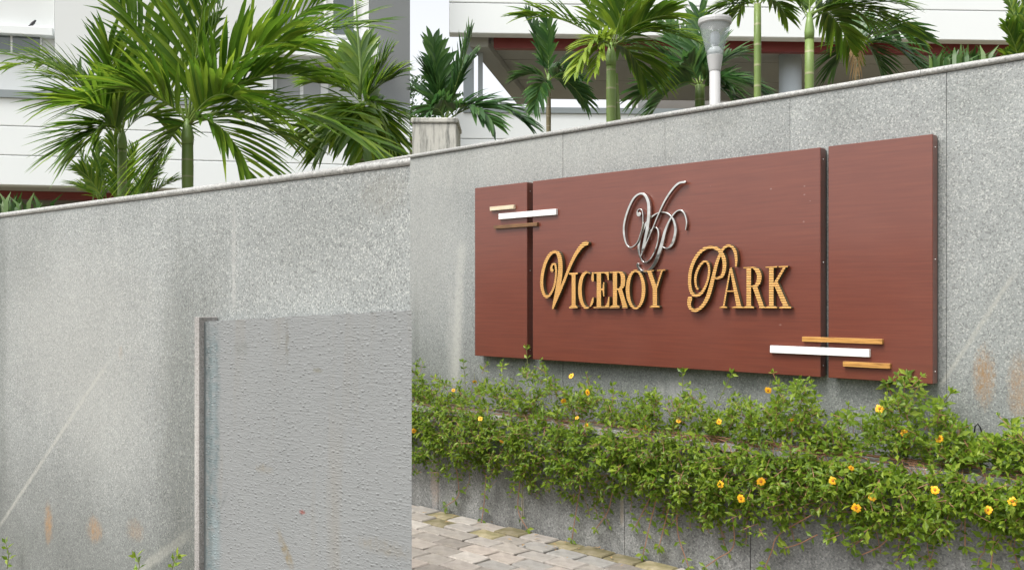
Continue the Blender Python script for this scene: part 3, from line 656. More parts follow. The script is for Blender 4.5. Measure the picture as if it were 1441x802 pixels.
def leafy(name, label, group, path, off, leafsz, gap, up=False, stemr=.0018, stem=M_stem, frame=RW):
    pts = [frame.hit(x, y, off if not isinstance(off, (list, tuple)) else off[i]) for i, (x, y) in enumerate(path)]
    offs = off if isinstance(off, (list, tuple)) else [off]*len(path)
    P = [Vector((s_, o_, z_)) for (s_, z_), o_ in zip(pts, offs)]
    sm = spline([tuple(p) for p in P], 8) if len(P) > 1 else P
    sm = [Vector(p) for p in sm]; base = sm[0]
    t = thing(name, label, 'plant stem', frame=frame, group=group); t.location = frame.world(base.x, base.y, base.z)
    b_ = MB(); b_.tube([p-base for p in sm], stemr, 5); b_.build('stem', stem, t)
    acc = gap*.6; k = 0
    for a, b in zip(sm[:-1], sm[1:]):
        acc += (b-a).length
        if acc >= gap or b is sm[-1]:
            acc = 0; d = (b-a).normalized(); k += 1
            sd_ = d.cross(OUTW); sd_ = sd_.normalized() if sd_.length > .1 else Vector((1, 0, 0))
            ax = sd_ if k % 2 or not up else (OUTW+rv(.2)).normalized()
            for g_ in (-1, 1):
                m_ = MB(); add_leaf(m_, Vector((0, 0, 0)), ax*g_+d*random.uniform(.3, .7)+rv(.2)+(UP*.15 if up else -UP*.1), (UP*.6+OUTW+rv(.35)).normalized(), leafsz*random.uniform(.75, 1.15))
                o = m_.build('leaf', M_leaf, t); o.location = b-base
    for e in (0, 1):
        m_ = MB(); add_leaf(m_, Vector((0, 0, 0)), d+rv(.4), (UP+OUTW+rv(.3)).normalized(), leafsz*.8); o = m_.build('leaf', M_leaf, t); o.location = sm[-1]-base
    return t
VG = 'long runners trailing down the planter face'
vines = [([(640,645),(645,680),(644,699),(627,712)], 'trailing runner nearest the grey rendered wall, ending above the paving'),
 ([(684,668),(681,710),(677,737)], 'thin runner hanging almost straight onto the mossy paver left of the planter joint'),
 ([(733,664),(729,716),(742,744)], 'runner with bent tip hanging over the first pale planter joint'),
 ([(818,676),(809,730),(805,758)], 'runner hanging to the paving midway between the two left planter joints'),
 ([(862,692),(855,720),(839,743)], 'short reddish runner leaning left beside the second planter joint'),
 ([(926,676),(912,705),(894,741)], 'reddish runner slanting left just right of the second planter joint'),
 ([(924,700),(914,740),(905,780)], 'runner reaching the last visible pavers at the foot of the planter'),
 ([(944,700),(936,735),(927,770)], 'runner with a leafy tip hanging beside the last visible paver'),
 ([(953,705),(954,750),(969,797)], 'long runner dropping straight past the right end of the paving'),
 ([(1031,722),(1032,768),(1010,785),(993,797)], 'runner hooking left below the thick foliage left of the third planter joint'),
 ([(1142,724),(1096,752),(1086,775),(1076,799)], 'long runner sweeping left and down right of the third planter joint'),
 ([(1150,752),(1126,764),(1104,771)], 'near level runner pointing left at the bottom under the right sign gap'),
 ([(1226,738),(1214,757),(1198,769)], 'reddish runner below the pair of low flowers'),
 ([(1252,756),(1235,770),(1213,780)], 'lowest runner pointing left beneath the right sign panel'),
 ([(1358,690),(1358,730),(1358,768)], 'bare straight runner hanging in the gap near the right corner'),
 ([(1398,730),(1398,765),(1394,799)], 'leafy runner hanging lowest at the far right corner')]
random.seed(5)
for path, lb in vines: leafy('trailing_runner', lb, VG, path, [-PD-.09]+[-PD-.045]*(len(path)-1), .052, .080, stemr=.0028)
UG = 'upright sprigs rising against the wall'
ups = [([(586,560),(584,525),(590,508)], 'upright sprig beside the edge of the grey rendered wall'),
 ([(655,560),(654,530),(652,510)], 'slender sprig growing below the lower left corner of the sign'),
 ([(741,535),(742,510),(741,490)], 'thin sprig climbing into the narrow gap between the left panels'),
 ([(757,555),(752,533),(766,520)], 'leafy sprig right of the narrow left gap, under the big panel'),
 ([(856,585),(862,562),(862,543)], 'small sprig under the big panel below the letter R'),
 ([(877,588),(880,568),(876,556)], 'short leaning sprig below the letter O'),
 ([(962,575),(961,550),(960,524)], 'tall sprig touching the sign under the space between the two words'),
 ([(1005,578),(1018,550),(1030,526)], 'right-leaning sprig under the big panel below the script P'),
 ([(1145,590),(1141,570),(1147,556)], 'sprig below the wide right gap of the sign'),
 ([(1277,600),(1277,560),(1276,528)], 'tallest sprig, overlapping the bottom edge of the right panel'),
 ([(1305,605),(1322,575),(1338,553)], 'right-leaning sprig just beyond the right end of the sign'),
 ([(1296,600),(1294,570),(1292,545)], 'sprig beneath the lower right corner of the sign'),
 ([(1424,640),(1425,618),(1423,598)], 'sprig at the far right edge of the wall')]
for path, lb in ups: leafy('upright_sprig', lb, UG, path, [-.10, -.09, -.095], .046, .05, up=True, stem=M_stemg, stemr=.0022)
M_leaf2 = M_leaf
FT = 'weeds at the foot of the near wall'
for path, lb in [([(10,800),(12,780),(8,764)], 'small weed at the left edge against the near granite wall'), ([(192,812),(196,796),(192,784)], 'left weed of the pair at the foot of the near wall'), ([(246,812),(243,796),(250,782)], 'weed at the foot of the near wall beside the stone edge trim')]:
    leafy('weed', lb, FT, path, [-.05, -.06, -.07], .045, .03, up=True, stem=M_stemg, frame=LWF)

# flowers
M_pet = plain('orange_yellow_petal', (0.85, 0.44, 0.010), 0.55, var=0.12, sc=40)
M_eye = plain('orange_flower_centre', (0.42, 0.14, 0.01), 0.8)
flw = [(582,606,8,'flower at the edge of the grey rendered wall'), (668,537,7,'small flower under the left sign panel, near its corner'), (638,549,5,'tiny flower left of the sign, high in the leaves'), (676,589,7,'flower below the left panel on the ledge line'),
 (706,621,7,'flower hanging in the leaves under the left panel'), (804,529,8,'flower against bare granite under the big panel, left part'), (793,564,8,'flower below the initial letter V'), (827,552,9,'flower held up against the wall below the letter I'),
 (812,588,6,'small flower on the ledge below the letter I'), (826,599,8,'flower by the pale ledge stone below the letter C'), (909,601,7,'flower in the leaves under the letter O'), (955,592,7,'flower under the space between the two words'),
 (1012,593,8,'flower under the script P'), (1081,549,10,'flower standing highest under the letter K'), (1116,591,8,'flower under the lower right corner of the big panel'), (1014,681,10,'left flower of the three in the hanging leaves'),
 (1043,701,12,'lowest flower of the three in the hanging leaves'), (1071,677,12,'right flower of the three in the hanging leaves'), (1198,658,8,'small upper flower below the wide right gap'), (1172,676,11,'open flower left of the low pair, below the right gap'),
 (1238,575,12,'round flower under the short varnished bar'), (1273,609,11,'flower at the root of the tallest sprig'), (1322,617,11,'flower below the right end of the sign'), (1205,714,13,'large flower, lower left of the low pair'),
 (1228,699,11,'flower, upper right of the low pair'), (1316,689,12,'flower hanging alone under the white ledge stone, to its left'), (1391,717,12,'left flower of the pair at the right corner'), (1425,705,12,'rightmost flower of all')]
fme = []
for k in range(4):
    b_ = MB(); n = 8
    for j in range(n):
        a = 2*math.pi*j/n+random.uniform(-.12, .12); l = .5*random.uniform(.88, 1.08); ca, sa_ = math.cos(a), math.sin(a); wv = .155
        pt_ = lambda r, t_, h: (ca*r-sa_*t_, -h, sa_*r+ca*t_)
        b_.add([pt_(.06, 0, .02), pt_(.27*l*2, wv, .10), pt_(.27*l*2, -wv, .10), pt_(l*.92, wv*.75, .05), pt_(l*.92, -wv*.75, .05), pt_(l, 0, .04)], [(0, 2, 1), (1, 2, 4, 3), (3, 4, 5)])
    c_ = MB(); V = []
    for r, h in ((.15, .06), (.13, .13), (.06, .17)):
        V += [(r*math.cos(2*math.pi*i/8), -h, r*math.sin(2*math.pi*i/8)) for i in range(8)]
    c_.add(V, [(q*8+i, q*8+(i+1) % 8, q*8+8+(i+1) % 8, q*8+8+i) for q in range(2) for i in range(8)]+[tuple(range(16, 24))])
    fme.append((b_.mesh('petals', M_pet), c_.mesh('flower_centre', M_eye)))
stalk = MB(); stalk.tube([(0, 0, 0), (.05, .5, -.2), (.0, 1.2, -1.0)], .035, 5); stalk_me = stalk.mesh('stalk', M_stemg)
for x, y, sz, lb in flw:
    off = -PD-.215 if y > RW_ledge(x) else -PD*.62-.17
    s_, z_ = RW.hit(x, y, off)
    t = thing('yellow_flower', 'orange-yellow '+lb, 'flower', group='orange-yellow daisies in the creeping plant', frame=RW)
    P = RW.world(s_, off, z_); t.location = P; k = sz/F*P.y*1.08; t.scale = (k, k, k)
    side = 0.9 if sz < 9 else 0.35
    t.rotation_euler = (-random.uniform(.1, .8)*side-0.1, random.uniform(0, 6), RW.ang+random.uniform(.05, .6))
    a, b = random.choice(fme); inst('petals', a, t); inst('flower_centre', b, t); inst('stalk', stalk_me, t)
lit = MB()
for k in range(46):
    a = random.uniform(-.6, 3.2); q = -PD-.03-abs(random.gauss(0, .16)); add_leaf(lit, Vector((a, q, .012)), Vector((random.uniform(-1, 1), random.uniform(-1, 1), .08)), UP+rv(.2), random.uniform(.02, .045))
lt = tag(lit.build('leaf_litter', M_dry), 'scattered dry leaves on the paving along the planter foot', 'leaves', kind='stuff'); RW.put(lt)
# bent wire on the wall
wr = thing('bent_wire', 'short black bent wire sticking out of the wall above the creeper', 'wire', frame=RW)
P = [RW.hit(x, y, o_) for x, y, o_ in ((1371,612,-.0), (1372,600,-.03), (1376,596,-.04), (1380,602,-.03), (1382,611,-.01))]
b_ = MB(); b_.tube([(P[i][0], o_, P[i][1]) for i, o_ in enumerate((0, -.03, -.04, -.03, -.01))], .0035, 6); b_.build('wire', plain('black_wire', (0.02, 0.02, 0.02), 0.5), wr)

# ------------------------------------------------------------------ palms and shrubs
M_palm = leaf_mat('palm_leaf', (0.045, 0.110, 0.010), (0.110, 0.205, 0.016), (0.24, 0.33, 0.030), 0.42, 0.36, 0.5)
M_palmd = leaf_mat('dark_palm_leaf', (0.030, 0.085, 0.024), (0.055, 0.135, 0.032), (0.10, 0.195, 0.040), 0.32, 0.36, 0.5)
M_palmy = leaf_mat('yellowing_palm_leaf', (0.14, 0.22, 0.025), (0.22, 0.31, 0.03), (0.32, 0.39, 0.05), 0.35, 0.4, 0.4)
M_rach = plain('frond_stalk', (0.17, 0.25, 0.05), 0.45, var=0.25, sc=5)
def trunk_mat(name, a, b, ringc, pitch):
    g = NG(name); z = g.xyz()[2]; f = g.math('FRACT', g.math('DIVIDE', g.math('ADD', z, g.math('MULTIPLY', g.noise(3, 2), .02)), pitch))
    c = g.mix(g.noise(7, 5), a, b); r_ = g.math('SUBTRACT', 1.0, g.smooth(f, 0.03, 0.14)); c = g.mix(g.math('MULTIPLY', r_, .8), c, ringc)
    return g.done(c, 0.5, g.bump(r_, 0.5, 0.004))
M_tr_g = trunk_mat('green_palm_trunk', (0.10, 0.17, 0.04), (0.20, 0.27, 0.07), (0.30, 0.28, 0.17), 0.16)
M_tr_b = trunk_mat('brown_palm_trunk', (0.14, 0.12, 0.06), (0.25, 0.20, 0.11), (0.30, 0.27, 0.2), 0.09)
M_shaft = plain('crownshaft', (0.17, 0.26, 0.07), 0.4, var=0.3, sc=4)

def frond(parent, C, T, arch, ll, mat, nleaf=24, wid=.017, droop=.24, sub=False, lift=.3, spread=.72, bare=.14, roll=None):
    C0 = Vector((0, 0, 0)); Tt = T-C; D = Tt.length; mid = Tt*0.5+UP*arch*D
    bez = lambda t: mid*(2*t*(1-t))+Tt*(t*t)
    tan = lambda t: (mid*(2-4*t)+Tt*(2*t)).normalized()
    b_ = MB(); K = 12
    b_.tube([bez(i/K) for i in range(K+1)], [max(.0022, .011*(1-i/K)**.8*min(1.4, D)) for i in range(K+1)], 6)
    fr = b_.build('frond', [M_rach, mat], parent, smooth=True); fr.location = C
    lv = MB(); roll = random.uniform(-.55, .55) if roll is None else roll
    hd = Vector((Tt.x, Tt.y, 0)); sfix = hd.cross(UP) if hd.length > .15*D else Vector((0.6, -0.8, 0))
    sfix.normalize()
    for i in range(nleaf):
        t = bare+(1-bare)*(i+.5)/nleaf; p = bez(t); tg = tan(t)
        sd_ = tg.cross(UP)
        sd_ = (sd_*1.0+sfix*0.35); sd_.normalize(); nn = sd_.cross(tg).normalized()
        if nn.z < 0: nn = -nn
        sd_, nn = sd_*math.cos(roll)+nn*math.sin(roll), nn*math.cos(roll)-sd_*math.sin(roll)
        pr = (math.sin(math.pi*(0.16+0.68*t)))**.7
        for s_ in (-1, 1):
            if random.random() < .05: continue
            a = math.radians((62-38*t)*spread)+random.uniform(-.10, .10)
            d = (tg*math.cos(a)+sd_*s_*math.sin(a)+nn*lift*random.uniform(.5, 1.5)).normalized()
            L = ll*pr*random.uniform(.85, 1.1); wd = wid*random.uniform(.8, 1.2)*(.75+.4*pr)
            wv = d.cross(nn).normalized(); dr = droop*random.uniform(.6, 1.5)
            V = []; rib = []
            for q, (u_, w_) in enumerate(((0, .35), (.25, .95), (.5, 1), (.76, .7), (1, .05))):
                c_ = p+d*(L*u_)-UP*(dr*L*u_*u_); n_ = nn
                V += [c_+wv*wd*w_+n_*wd*w_*.35, c_, c_-wv*wd*w_+n_*wd*w_*.35]
            Fs = []
            for q in range(4):
                o_ = q*3; Fs += [(o_, o_+1, o_+4, o_+3), (o_+1, o_+2, o_+5, o_+4)]
            if sub:
                m_ = MB(); m_.add([v-p for v in V], Fs); lo = m_.build('leaflet', mat, fr, smooth=True); lo.location = p
            else: lv.add(V, Fs, 1)
    if not sub:                                     # leaflets too small to pick apart: joined into the frond
        me = fr.data; b2 = MB(); b2.v, b2.f, b2.mi = b_.v+[], b_.f+[], [0]*len(b_.f); b2.add(lv.v, lv.f, 1)
        fr.data = b2.mesh('frond', [M_rach, mat], True); bpy.data.meshes.remove(me)
    return fr
def palm(name, label, x, Z, crown_y, rad, fronds, mat=None, tmat=None, group=None, shaft_px=0, sub=0, trunk_top=None, lean=0, leaf=.42, nleaf=24, wid=.017, seed=1, base_z=-.05, cat='palm'):
    random.seed(seed); mat = mat or M_palm
    C = at(x+lean, crown_y, Z); B = at(x, HOR, Z); B.z = base_z
    t = thing(name, label, cat, loc=B, group=group); Cl = C-B
    sh = shaft_px/F*Z; top = Cl.z-sh
    b_ = MB(); n = 14; pts = []; rs = []
    for i in range(n+1):
        f = i/n; pts.append((Cl.x*f*f*(top/Cl.z if Cl.z else 1), 0, top*f)); rs.append(rad*(1.15-.15*f)*(1+.03*((i % 2)*2-1)))
    b_.tube(pts, rs, 12); b_.build('trunk', tmat or M_tr_g, t, smooth=True)
    if sh > 0.02:
        b_ = MB(); e = Vector(pts[-1]); b_.tube([e-UP*.01, e+(Cl-e)*.3, e+(Cl-e)*.7, Cl+UP*.03], [rad*1.02, rad*1.12, rad*.85, rad*.4], 12); b_.build('crownshaft', M_shaft, t, smooth=True)
    for fi, fdef in enumerate(fronds):
        tx, ty, dz, arch = fdef[:4]; kw = dict(fdef[4]) if len(fdef) > 4 else {}
        kw.setdefault('ll', leaf); kw.setdefault('mat', mat); kw.setdefault('nleaf', nleaf); kw.setdefault('wid', wid)
        start = Cl+Vector((0, 0, kw.pop('sz', random.uniform(-.05, .02))))
        frond(t, start, at(tx, ty, Z+dz)-B, arch, kw.pop('ll'), kw.pop('mat'), sub=(fi < sub), **kw)
    return t
PG1 = 'palms behind the near wall'; PG2 = 'palms behind the sign wall'
y_ = dict(mat=M_palmy)
palm('palm_tree', 'left palm behind the near wall, slim green trunk under arching fronds', 172, 9.4, 186, .045,
     [(10,98,.2,.42), (88,146,-.2,.46), (112,205,-.3,.50), (84,112,-.2,.36), (152,62,.1,.1), (205,70,.2,.12), (225,170,.3,.5), (140,190,-.4,.5), (62,90,.4,.24), (120,150,-.6,.4), (178,120,-.5,.25)], group=PG1, shaft_px=22, sub=6, nleaf=24, leaf=.66, wid=.0175, seed=3)
palm('palm_tree', 'largest palm behind the near wall, fronds spreading in every direction', 264, 8.9, 172, .055,
     [(165,5,.1,.16), (240,-70,.2,.06), (335,-60,.2,.06), (508,40,.1,.26), (440,112,-.3,.32), (528,206,-.2,.22), (352,244,-.4,.42), (222,240,-.2,.40), (470,-5,.3,.14), (395,190,.5,.30), (405,60,-.5,.3), (345,150,-.7,.38), (190,130,-.4,.32), (290,-20,-.2,.08)], group=PG1, shaft_px=30, sub=6, nleaf=24, leaf=.80, wid=.0215, seed=8)
palm('palm_tree', 'right palm behind the near wall with a tall spear leaf, before the grey wall', 508, 10.0, 146, .05,
     [(508,66,.3,.0), (545,84,.2,.10), (552,112,0,.22), (545,190,-.3,.40), (448,118,0,.25), (458,206,-.2,.32), (512,215,-.7,.30), (476,84,.4,.12), (550,160,.5,.25), (440,190,.4,.3), (538,215,.2,.35), (490,190,-.4,.35)], group=PG1, sub=6, nleaf=20, leaf=.54, wid=.026, seed=5)
pl3 = [x for x in COL.objects if x.name.startswith('palm_tree')][-1]
b_ = MB(); b_.tube([at(506, 140, 9.9)-pl3.location, at(508, 100, 9.9)-pl3.location, at(503, 40, 9.85)-pl3.location, at(499, -20, 9.8)-pl3.location], [.018, .015, .012, .006], 6); b_.build('spear_leaf', M_shaft, pl3, True)
palm('palm_tree', 'dark young palm behind the stained concrete pillar', 626, 9.6, 172, .04,
     [(608,62,.2,.03), (664,50,0,.06), (600,104,0,.30), (664,88,.3,.18), (736,172,-.2,.42), (598,135,.3,.25), (690,172,-.5,.45), (606,160,-.6,.3)], mat=M_palmd, group=PG2, leaf=.42, nleaf=24, wid=.025, seed=12)
palm('palm_tree', 'slender young palm with a thin stem in front of the white parapet', 772, 8.6, 108, .022,
     [(742,22,.1,.06), (772,30,0,.03), (735,108,0,.28), (822,142,.1,.38), (800,90,.3,.2), (752,150,-.3,.4), (812,110,-.4,.3)], mat=M_palmd, group=PG2, leaf=.26, nleaf=20, wid=.015, seed=14, shaft_px=18, tmat=M_tr_b)
palm('palm_tree', 'full palm with twin stems and a yellow hanging frond', 860, 8.0, 66, .042,
     [(740,24,.1,.24), (800,-40,.3,.1), (862,-70,0,.05), (925,-20,.2,.12), (965,55,0,.30), (940,22,-.3,.2), (812,100,-.5,.45, dict(mat=M_palmy, ll=.28)), (905,105,.3,.4), (838,98,-.5,.5, dict(mat=M_palmy, ll=.26)), (925,110,.5,.4), (900,-50,-.4,.1)], group=PG2, leaf=.40, nleaf=24, wid=.016, seed=16, shaft_px=26)
b_ = MB(); q = at(870, 172, 8.05); B_ = at(870, HOR, 8.05); b_.tube([(B_.x, B_.y, -.05), (q.x, q.y, q.z), (q.x-.02, q.y, q.z+.42)], [.028, .024, .018], 10)
o = b_.build('second_stem', M_tr_g, None, True); par = [x for x in COL.objects if x.name.startswith('palm_tree')][-1]; o.parent = par; o.location = -par.location
palm('palm_tree', 'dark bushy palm directly behind the lamp', 985, 9.2, 120, .05,
     [(905,75,0,.3), (900,135,.2,.35), (940,40,.3,.12), (985,20,.2,.05), (1040,80,.3,.25), (1068,130,0,.4), (1035,150,-.3,.4), (918,160,-.3,.4), (960,90,-.5,.2), (1010,60,.1,.1), (1020,120,-.4,.3)], mat=M_palmd, group=PG2, leaf=.40, nleaf=24, wid=.018, seed=18)
palm('palm_tree', 'palm with a straight bright green stem just right of the lamp', 1066, 7.2, 6, .028,
     [(1012,14,.1,.3), (1024,36,.2,.55), (1106,24,.3,.45), (1066,-90,0,.05), (1140,-30,.2,.2), (1030,-60,.2,.1), (1100,-70,-.2,.1), (1040,20,.5,.5)], group=PG2, leaf=.26, nleaf=22, wid=.012, seed=20)
palm('palm_tree', 'tall palm with a bright green trunk and long fronds reaching right', 1139, 6.8, 24, .033,
     [(1262,6,.1,.20), (1270,46,.2,.34), (1095,-10,.2,.3), (1140,-90,.1,.05), (1215,-50,.2,.12), (1195,66,.4,.45), (1085,-40,.2,.12), (1222,30,.3,.3)], group=PG2, leaf=.36, nleaf=26, wid=.0135, seed=22, shaft_px=30)
palm('palm_tree', 'small drooping palm with a dry brown leaf, right of the tall palm', 1206, 7.4, 62, .022,
     [(1296,56,.1,.35), (1285,90,-.2,.45), (1240,98,.2,.5), (1178,90,.2,.45), (1207,98,-.2,.5, dict(mat=M_dry, droop=.9, ll=.12, wid=.006, nleaf=9)), (1262,45,.3,.25), (1212,30,.3,.05)], mat=M_palmd, tmat=M_tr_b, group=PG2, leaf=.30, nleaf=20, wid=.015, seed=24)

M_grass = leaf_mat('strap_leaf', (0.03, 0.08, 0.015), (0.06, 0.13, 0.025), (0.12, 0.19, 0.05), 0.2, 0.4)
def strap(label, x0, x1, ytop, ybase, Z, n, seed, group):
    random.seed(seed); B = at((x0+x1)/2, HOR, Z); B.z = 0
    t = thing('strap_leaf_plant', label, 'plant', loc=B, group=group)
    for k in range(n):
        x = random.uniform(x0, x1); p = at(x, ybase, Z+random.uniform(-.25, .25))-B; tp = at(x+random.uniform(-20, 24), ytop+random.uniform(-4, 14), Z)-B
        d = tp-p; V = []; w_ = Vector((random.uniform(.6, 1), random.uniform(-.6, .6), 0)).normalized()*.017
        low = Vector((p.x*.8, p.y*.8, 0))
        for u_, ww in ((0, .6), (.35, 1), (.7, .8), (1, .05)):
            c_ = low+(p-low)*min(1, u_*1.2) if u_ < .4 else p+d*((u_-.35)/.65)+Vector((d.x*.25, 0, -.10*d.length))*((u_-.35)/.65)**2
            V += [c_-w_*ww, c_+w_*ww+Vector((0, -.004, 0))]
        m_ = MB(); m_.add(V, [(0, 1, 3, 2), (2, 3, 5, 4), (4, 5, 7, 6)]); m_.build('leaf', M_grass, t, True)
strap('clump of strap leaves at the left end above the near wall coping', -14, 66, 266, 306, 6.2, 40, 31, 'strap-leaf plants')
strap('clump of strap leaves above the coping toward the right end', 1306, 1392, 62, 96, 6.4, 44, 32, 'strap-leaf plants')

def areca(label, stems, Z, group, seed, leaf=.2):
    random.seed(seed); xs = sum(s_[0] for s_ in stems)/len(stems); B = at(xs, HOR, Z); B.z = -.05
    t = thing('areca_shrub', label, 'shrub', loc=B, group=group)
    for bx, by, tx, ty, dz in stems:
        C = at(bx, by, Z+dz*.4)-B
        b_ = MB(); b_.tube([(C.x*.7, C.y*.7, 0), tuple(C)], [.012, .008], 6); b_.build('stem', M_rach, t)
        frond(t, C, at(tx, ty, Z+dz)-B, random.uniform(.05, .25), leaf, M_palm, nleaf=26, wid=.0105, droop=.3, lift=.35)
areca('feathery areca shrub between the two left palms, low above the coping', [(140,285,104,205,0), (150,285,130,198,.2), (165,285,160,192,-.2), (150,290,112,240,-.3), (170,290,190,210,.2), (185,285,232,232,.1), (195,285,240,215,.3), (150,290,108,262,.1), (190,290,215,250,-.2), (130,290,140,225,.3), (160,290,178,235,-.3), (200,288,248,255,.1)], 10.2, 'areca shrubs', 41, .30)
areca('feathery areca shrub cut by the right edge above the coping', [(1446,110,1420,0,0), (1450,110,1436,-20,.2), (1452,110,1460,-10,0), (1440,110,1416,38,-.2), (1446,110,1426,60,.1), (1450,110,1446,30,-.2), (1440,110,1418,80,.1), (1456,110,1480,20,0), (1448,105,1432,20,-.1), (1446,110,1440,55,-.2)], 6.2, 'areca shrubs', 42, .17)

# far tree in the sky gap
def far_tree(label, x, Z, ytop, w_, seed):
    random.seed(seed); B = at(x, HOR, Z); B.z = -.09; top = at(x, ytop, Z); t = thing('broadleaf_tree', label, 'tree', loc=B)
    H = top.z-B.z; b_ = MB(); b_.tube([(0, 0, 0), (.1, 0, H*.4), (0, .1, H*.75)], [.35, .25, .1], 8)
    for k in range(7):
        a = random.uniform(0, 6.28); b_.tube([(0.05, 0, H*random.uniform(.3, .55)), (math.cos(a)*w_*.6, math.sin(a)*w_*.6, H*random.uniform(.6, .9))], [.14, .04], 6)
    b_.build('trunk', M_tr_b, t)
    c_ = MB()
    for k in range(26):
        cc = Vector((random.gauss(0, w_*.42), random.gauss(0, w_*.42), H*random.uniform(.5, .97)))
        for j in range(110):
            p = cc+Vector((random.gauss(0, .5), random.gauss(0, .5), random.gauss(0, .4))); add_leaf(c_, p, rv(), (UP+rv(.8)).normalized(), .38)
    c_.build('crown', leaf_mat('far_leaf', (0.04, 0.085, 0.03), (0.06, 0.12, 0.045), (0.09, 0.15, 0.06), .25), t)
far_tree('distant leafy tree in the bright gap left of the white canopy', 598, 60, 112, 3.0, 51)

# stained concrete pillar
g = NG('stained_concrete'); c = g.mix(g.noise(3, 6), (0.40, 0.39, 0.35), (0.54, 0.53, 0.48))
c = g.mix(g.ramp(g.noise(4.5, 6, 0.65, g.scale((4, 4, 0.5))), [(0.47, 0.0), (0.64, 0.85)]), c, (0.10, 0.105, 0.095))
M_conc = g.done(c, 0.85, g.bump(g.noise(30, 5), .4, .01))
B = at(611.5, HOR, 8.6); tp = at(643, 166, 8.6)
cp = thing('concrete_pillar', 'weathered concrete pillar with dark streaks behind the wall, left of the sign', 'pillar', loc=(B.x, B.y, 0))
b_ = MB(); wv = tp.x-B.x; b_.box(-wv, wv, 0, .6, -.06, tp.z-.05, bev=.012); b_.build('shaft', M_conc, cp)
b_ = MB(); b_.box(-wv-.012, wv+.012, -.015, .615, tp.z-.049, tp.z, bev=.01); b_.build('cap', M_conc, cp)

# lamp
M_lampg = plain('lamp_grey_paint', (0.40, 0.40, 0.395), 0.45, var=0.05)
ZL = 6.7; B = at(1006, HOR, ZL); lp = thing('street_lamp', 'grey post-top lamp with clear conical glass above the coping', 'street lamp', loc=(B.x, B.y, -.05))
hz = lambda y: at(1006, y, ZL).z+.05; rp = lambda w_: w_/2/F*ZL
b_ = MB(); b_.lathe((0, 0, 0), [(rp(17), 0), (rp(17), .3), (rp(15), .32), (rp(15), hz(101))], 24); b_.build('post', M_lampg, lp, True)
b_ = MB(); b_.lathe((0, 0, 0), [(rp(15.5), hz(101)+.001), (rp(16.5), hz(99)), (rp(22.5), hz(79)), (rp(21.5), hz(78.5))], 28); b_.build('housing', M_lampg, lp)
g = NG('clear_glass'); g.done((0.62, 0.65, 0.66), 0.08); tr_ = g.n('ShaderNodeBsdfTransparent'); tr_.inputs[0].default_value = (.93, .95, .96, 1); mx_ = g.n('ShaderNodeMixShader'); mx_.inputs[0].default_value = .17
g.l(tr_.outputs[0], mx_.inputs[1]); g.l(g.p.outputs[0], mx_.inputs[2]); g.l(mx_.outputs[0], g.out.inputs[0]); M_clear = g.m
b_ = MB(); n = 32; V = []
for r, z in ((rp(22.4), hz(78.6)+.001), (rp(43.5), hz(36)), (rp(43.5)-.003, hz(36)), (rp(22.4)-.003, hz(78.6)+.001)):
    V += [(r*math.cos(2*math.pi*k/n), r*math.sin(2*math.pi*k/n), z) for k in range(n)]
b_.add(V, [(q*n+k, q*n+(k+1) % n, ((q+1) % 4)*n+(k+1) % n, ((q+1) % 4)*n+k) for q in range(4) for k in range(n)]); b_.build('glass_shade', M_clear, lp, True)
b_ = MB(); b_.lathe((0, 0, 0), [(rp(44), hz(36)+.001), (rp(46.5), hz(34)), (rp(47), hz(30)), (rp(45), hz(27)), (rp(30), hz(26)), (.005, hz(25.8))], 32); b_.build('cap', M_lampg, lp)
b_ = MB(); b_.lathe((0, 0, 0), [(rp(20), hz(78)), (rp(21), hz(72)), (rp(13), hz(67)), (.004, hz(66.5))], 24); b_.build('lamp_holder', plain('white_lamp_holder', (.55,.55,.53), .4), lp, True)
b_ = MB(); b_.lathe((0, 0, 0), [(rp(9), hz(65)), (rp(13), hz(60)), (rp(13), hz(48)), (rp(7), hz(45)), (.004, hz(44.5))], 24); b_.build('bulb', plain('frosted_bulb', (.40, .42, .43), .25), lp, True)

# ------------------------------------------------------------------ apartment building, left
M_wht = plain('white_facade_paint', (0.70, 0.73, 0.73), 0.6, var=0.03, sc=1.0)
M_off = plain('pale_grey_wall_paint', (0.60, 0.62, 0.615), 0.7, var=0.04, sc=.8)
M_gsill = plain('grey_sill_paint', (0.22, 0.25, 0.26), 0.6, var=0.06)
M_gwall = plain('shaded_side_wall_grey', (0.165, 0.176, 0.178), 0.7, var=0.05)  # shade on the building's side wall, put into its base colour
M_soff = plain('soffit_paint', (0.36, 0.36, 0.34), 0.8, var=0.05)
M_red = plain('maroon_band', (0.17, 0.025, 0.022), 0.6, var=0.1)
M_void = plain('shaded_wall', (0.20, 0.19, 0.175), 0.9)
M_wfr = plain('white_window_frame', (0.78, 0.79, 0.78), 0.4, var=0.03)
g = NG('window_glass'); M_glass = g.done(g.mix(g.noise(.6, 3), (0.05, 0.07, 0.075), (0.10, 0.12, 0.12)), 0.06, spec=0.8)
M_curt = plain('curtain_behind_glass', (0.30, 0.31, 0.31), 0.25, var=0.1, sc=2)
ab = thing('apartment_building', 'white apartment building with grooved parapet and windows behind the left palms', 'building', frame=LBF)
hL = lambda x, y, off=0: LBF.hit(x, y, off)
def lb(name, m, x0, x1, y_top, y_bot, t0, t1, parent=ab, ref=None, bev=0, x1f=None):
    xr = 40 if ref is None else ref
    z1 = hL(xr, y_top, t0)[1]; z0 = hL(xr, y_bot, t0)[1]
    b_ = MB(); b_.box(hL(x0, HOR, t0)[0], hL(x1, HOR, t0)[0], t0, t1, z0, z1, bev=bev); return b_.build(name, m, parent)
X0 = -420
for ya, yb in ((138.6, 178), (178.7, 219), (219.7, 261)): lb('parapet_panel', M_wht, X0, 577, ya, yb, 0, .3, bev=.012)
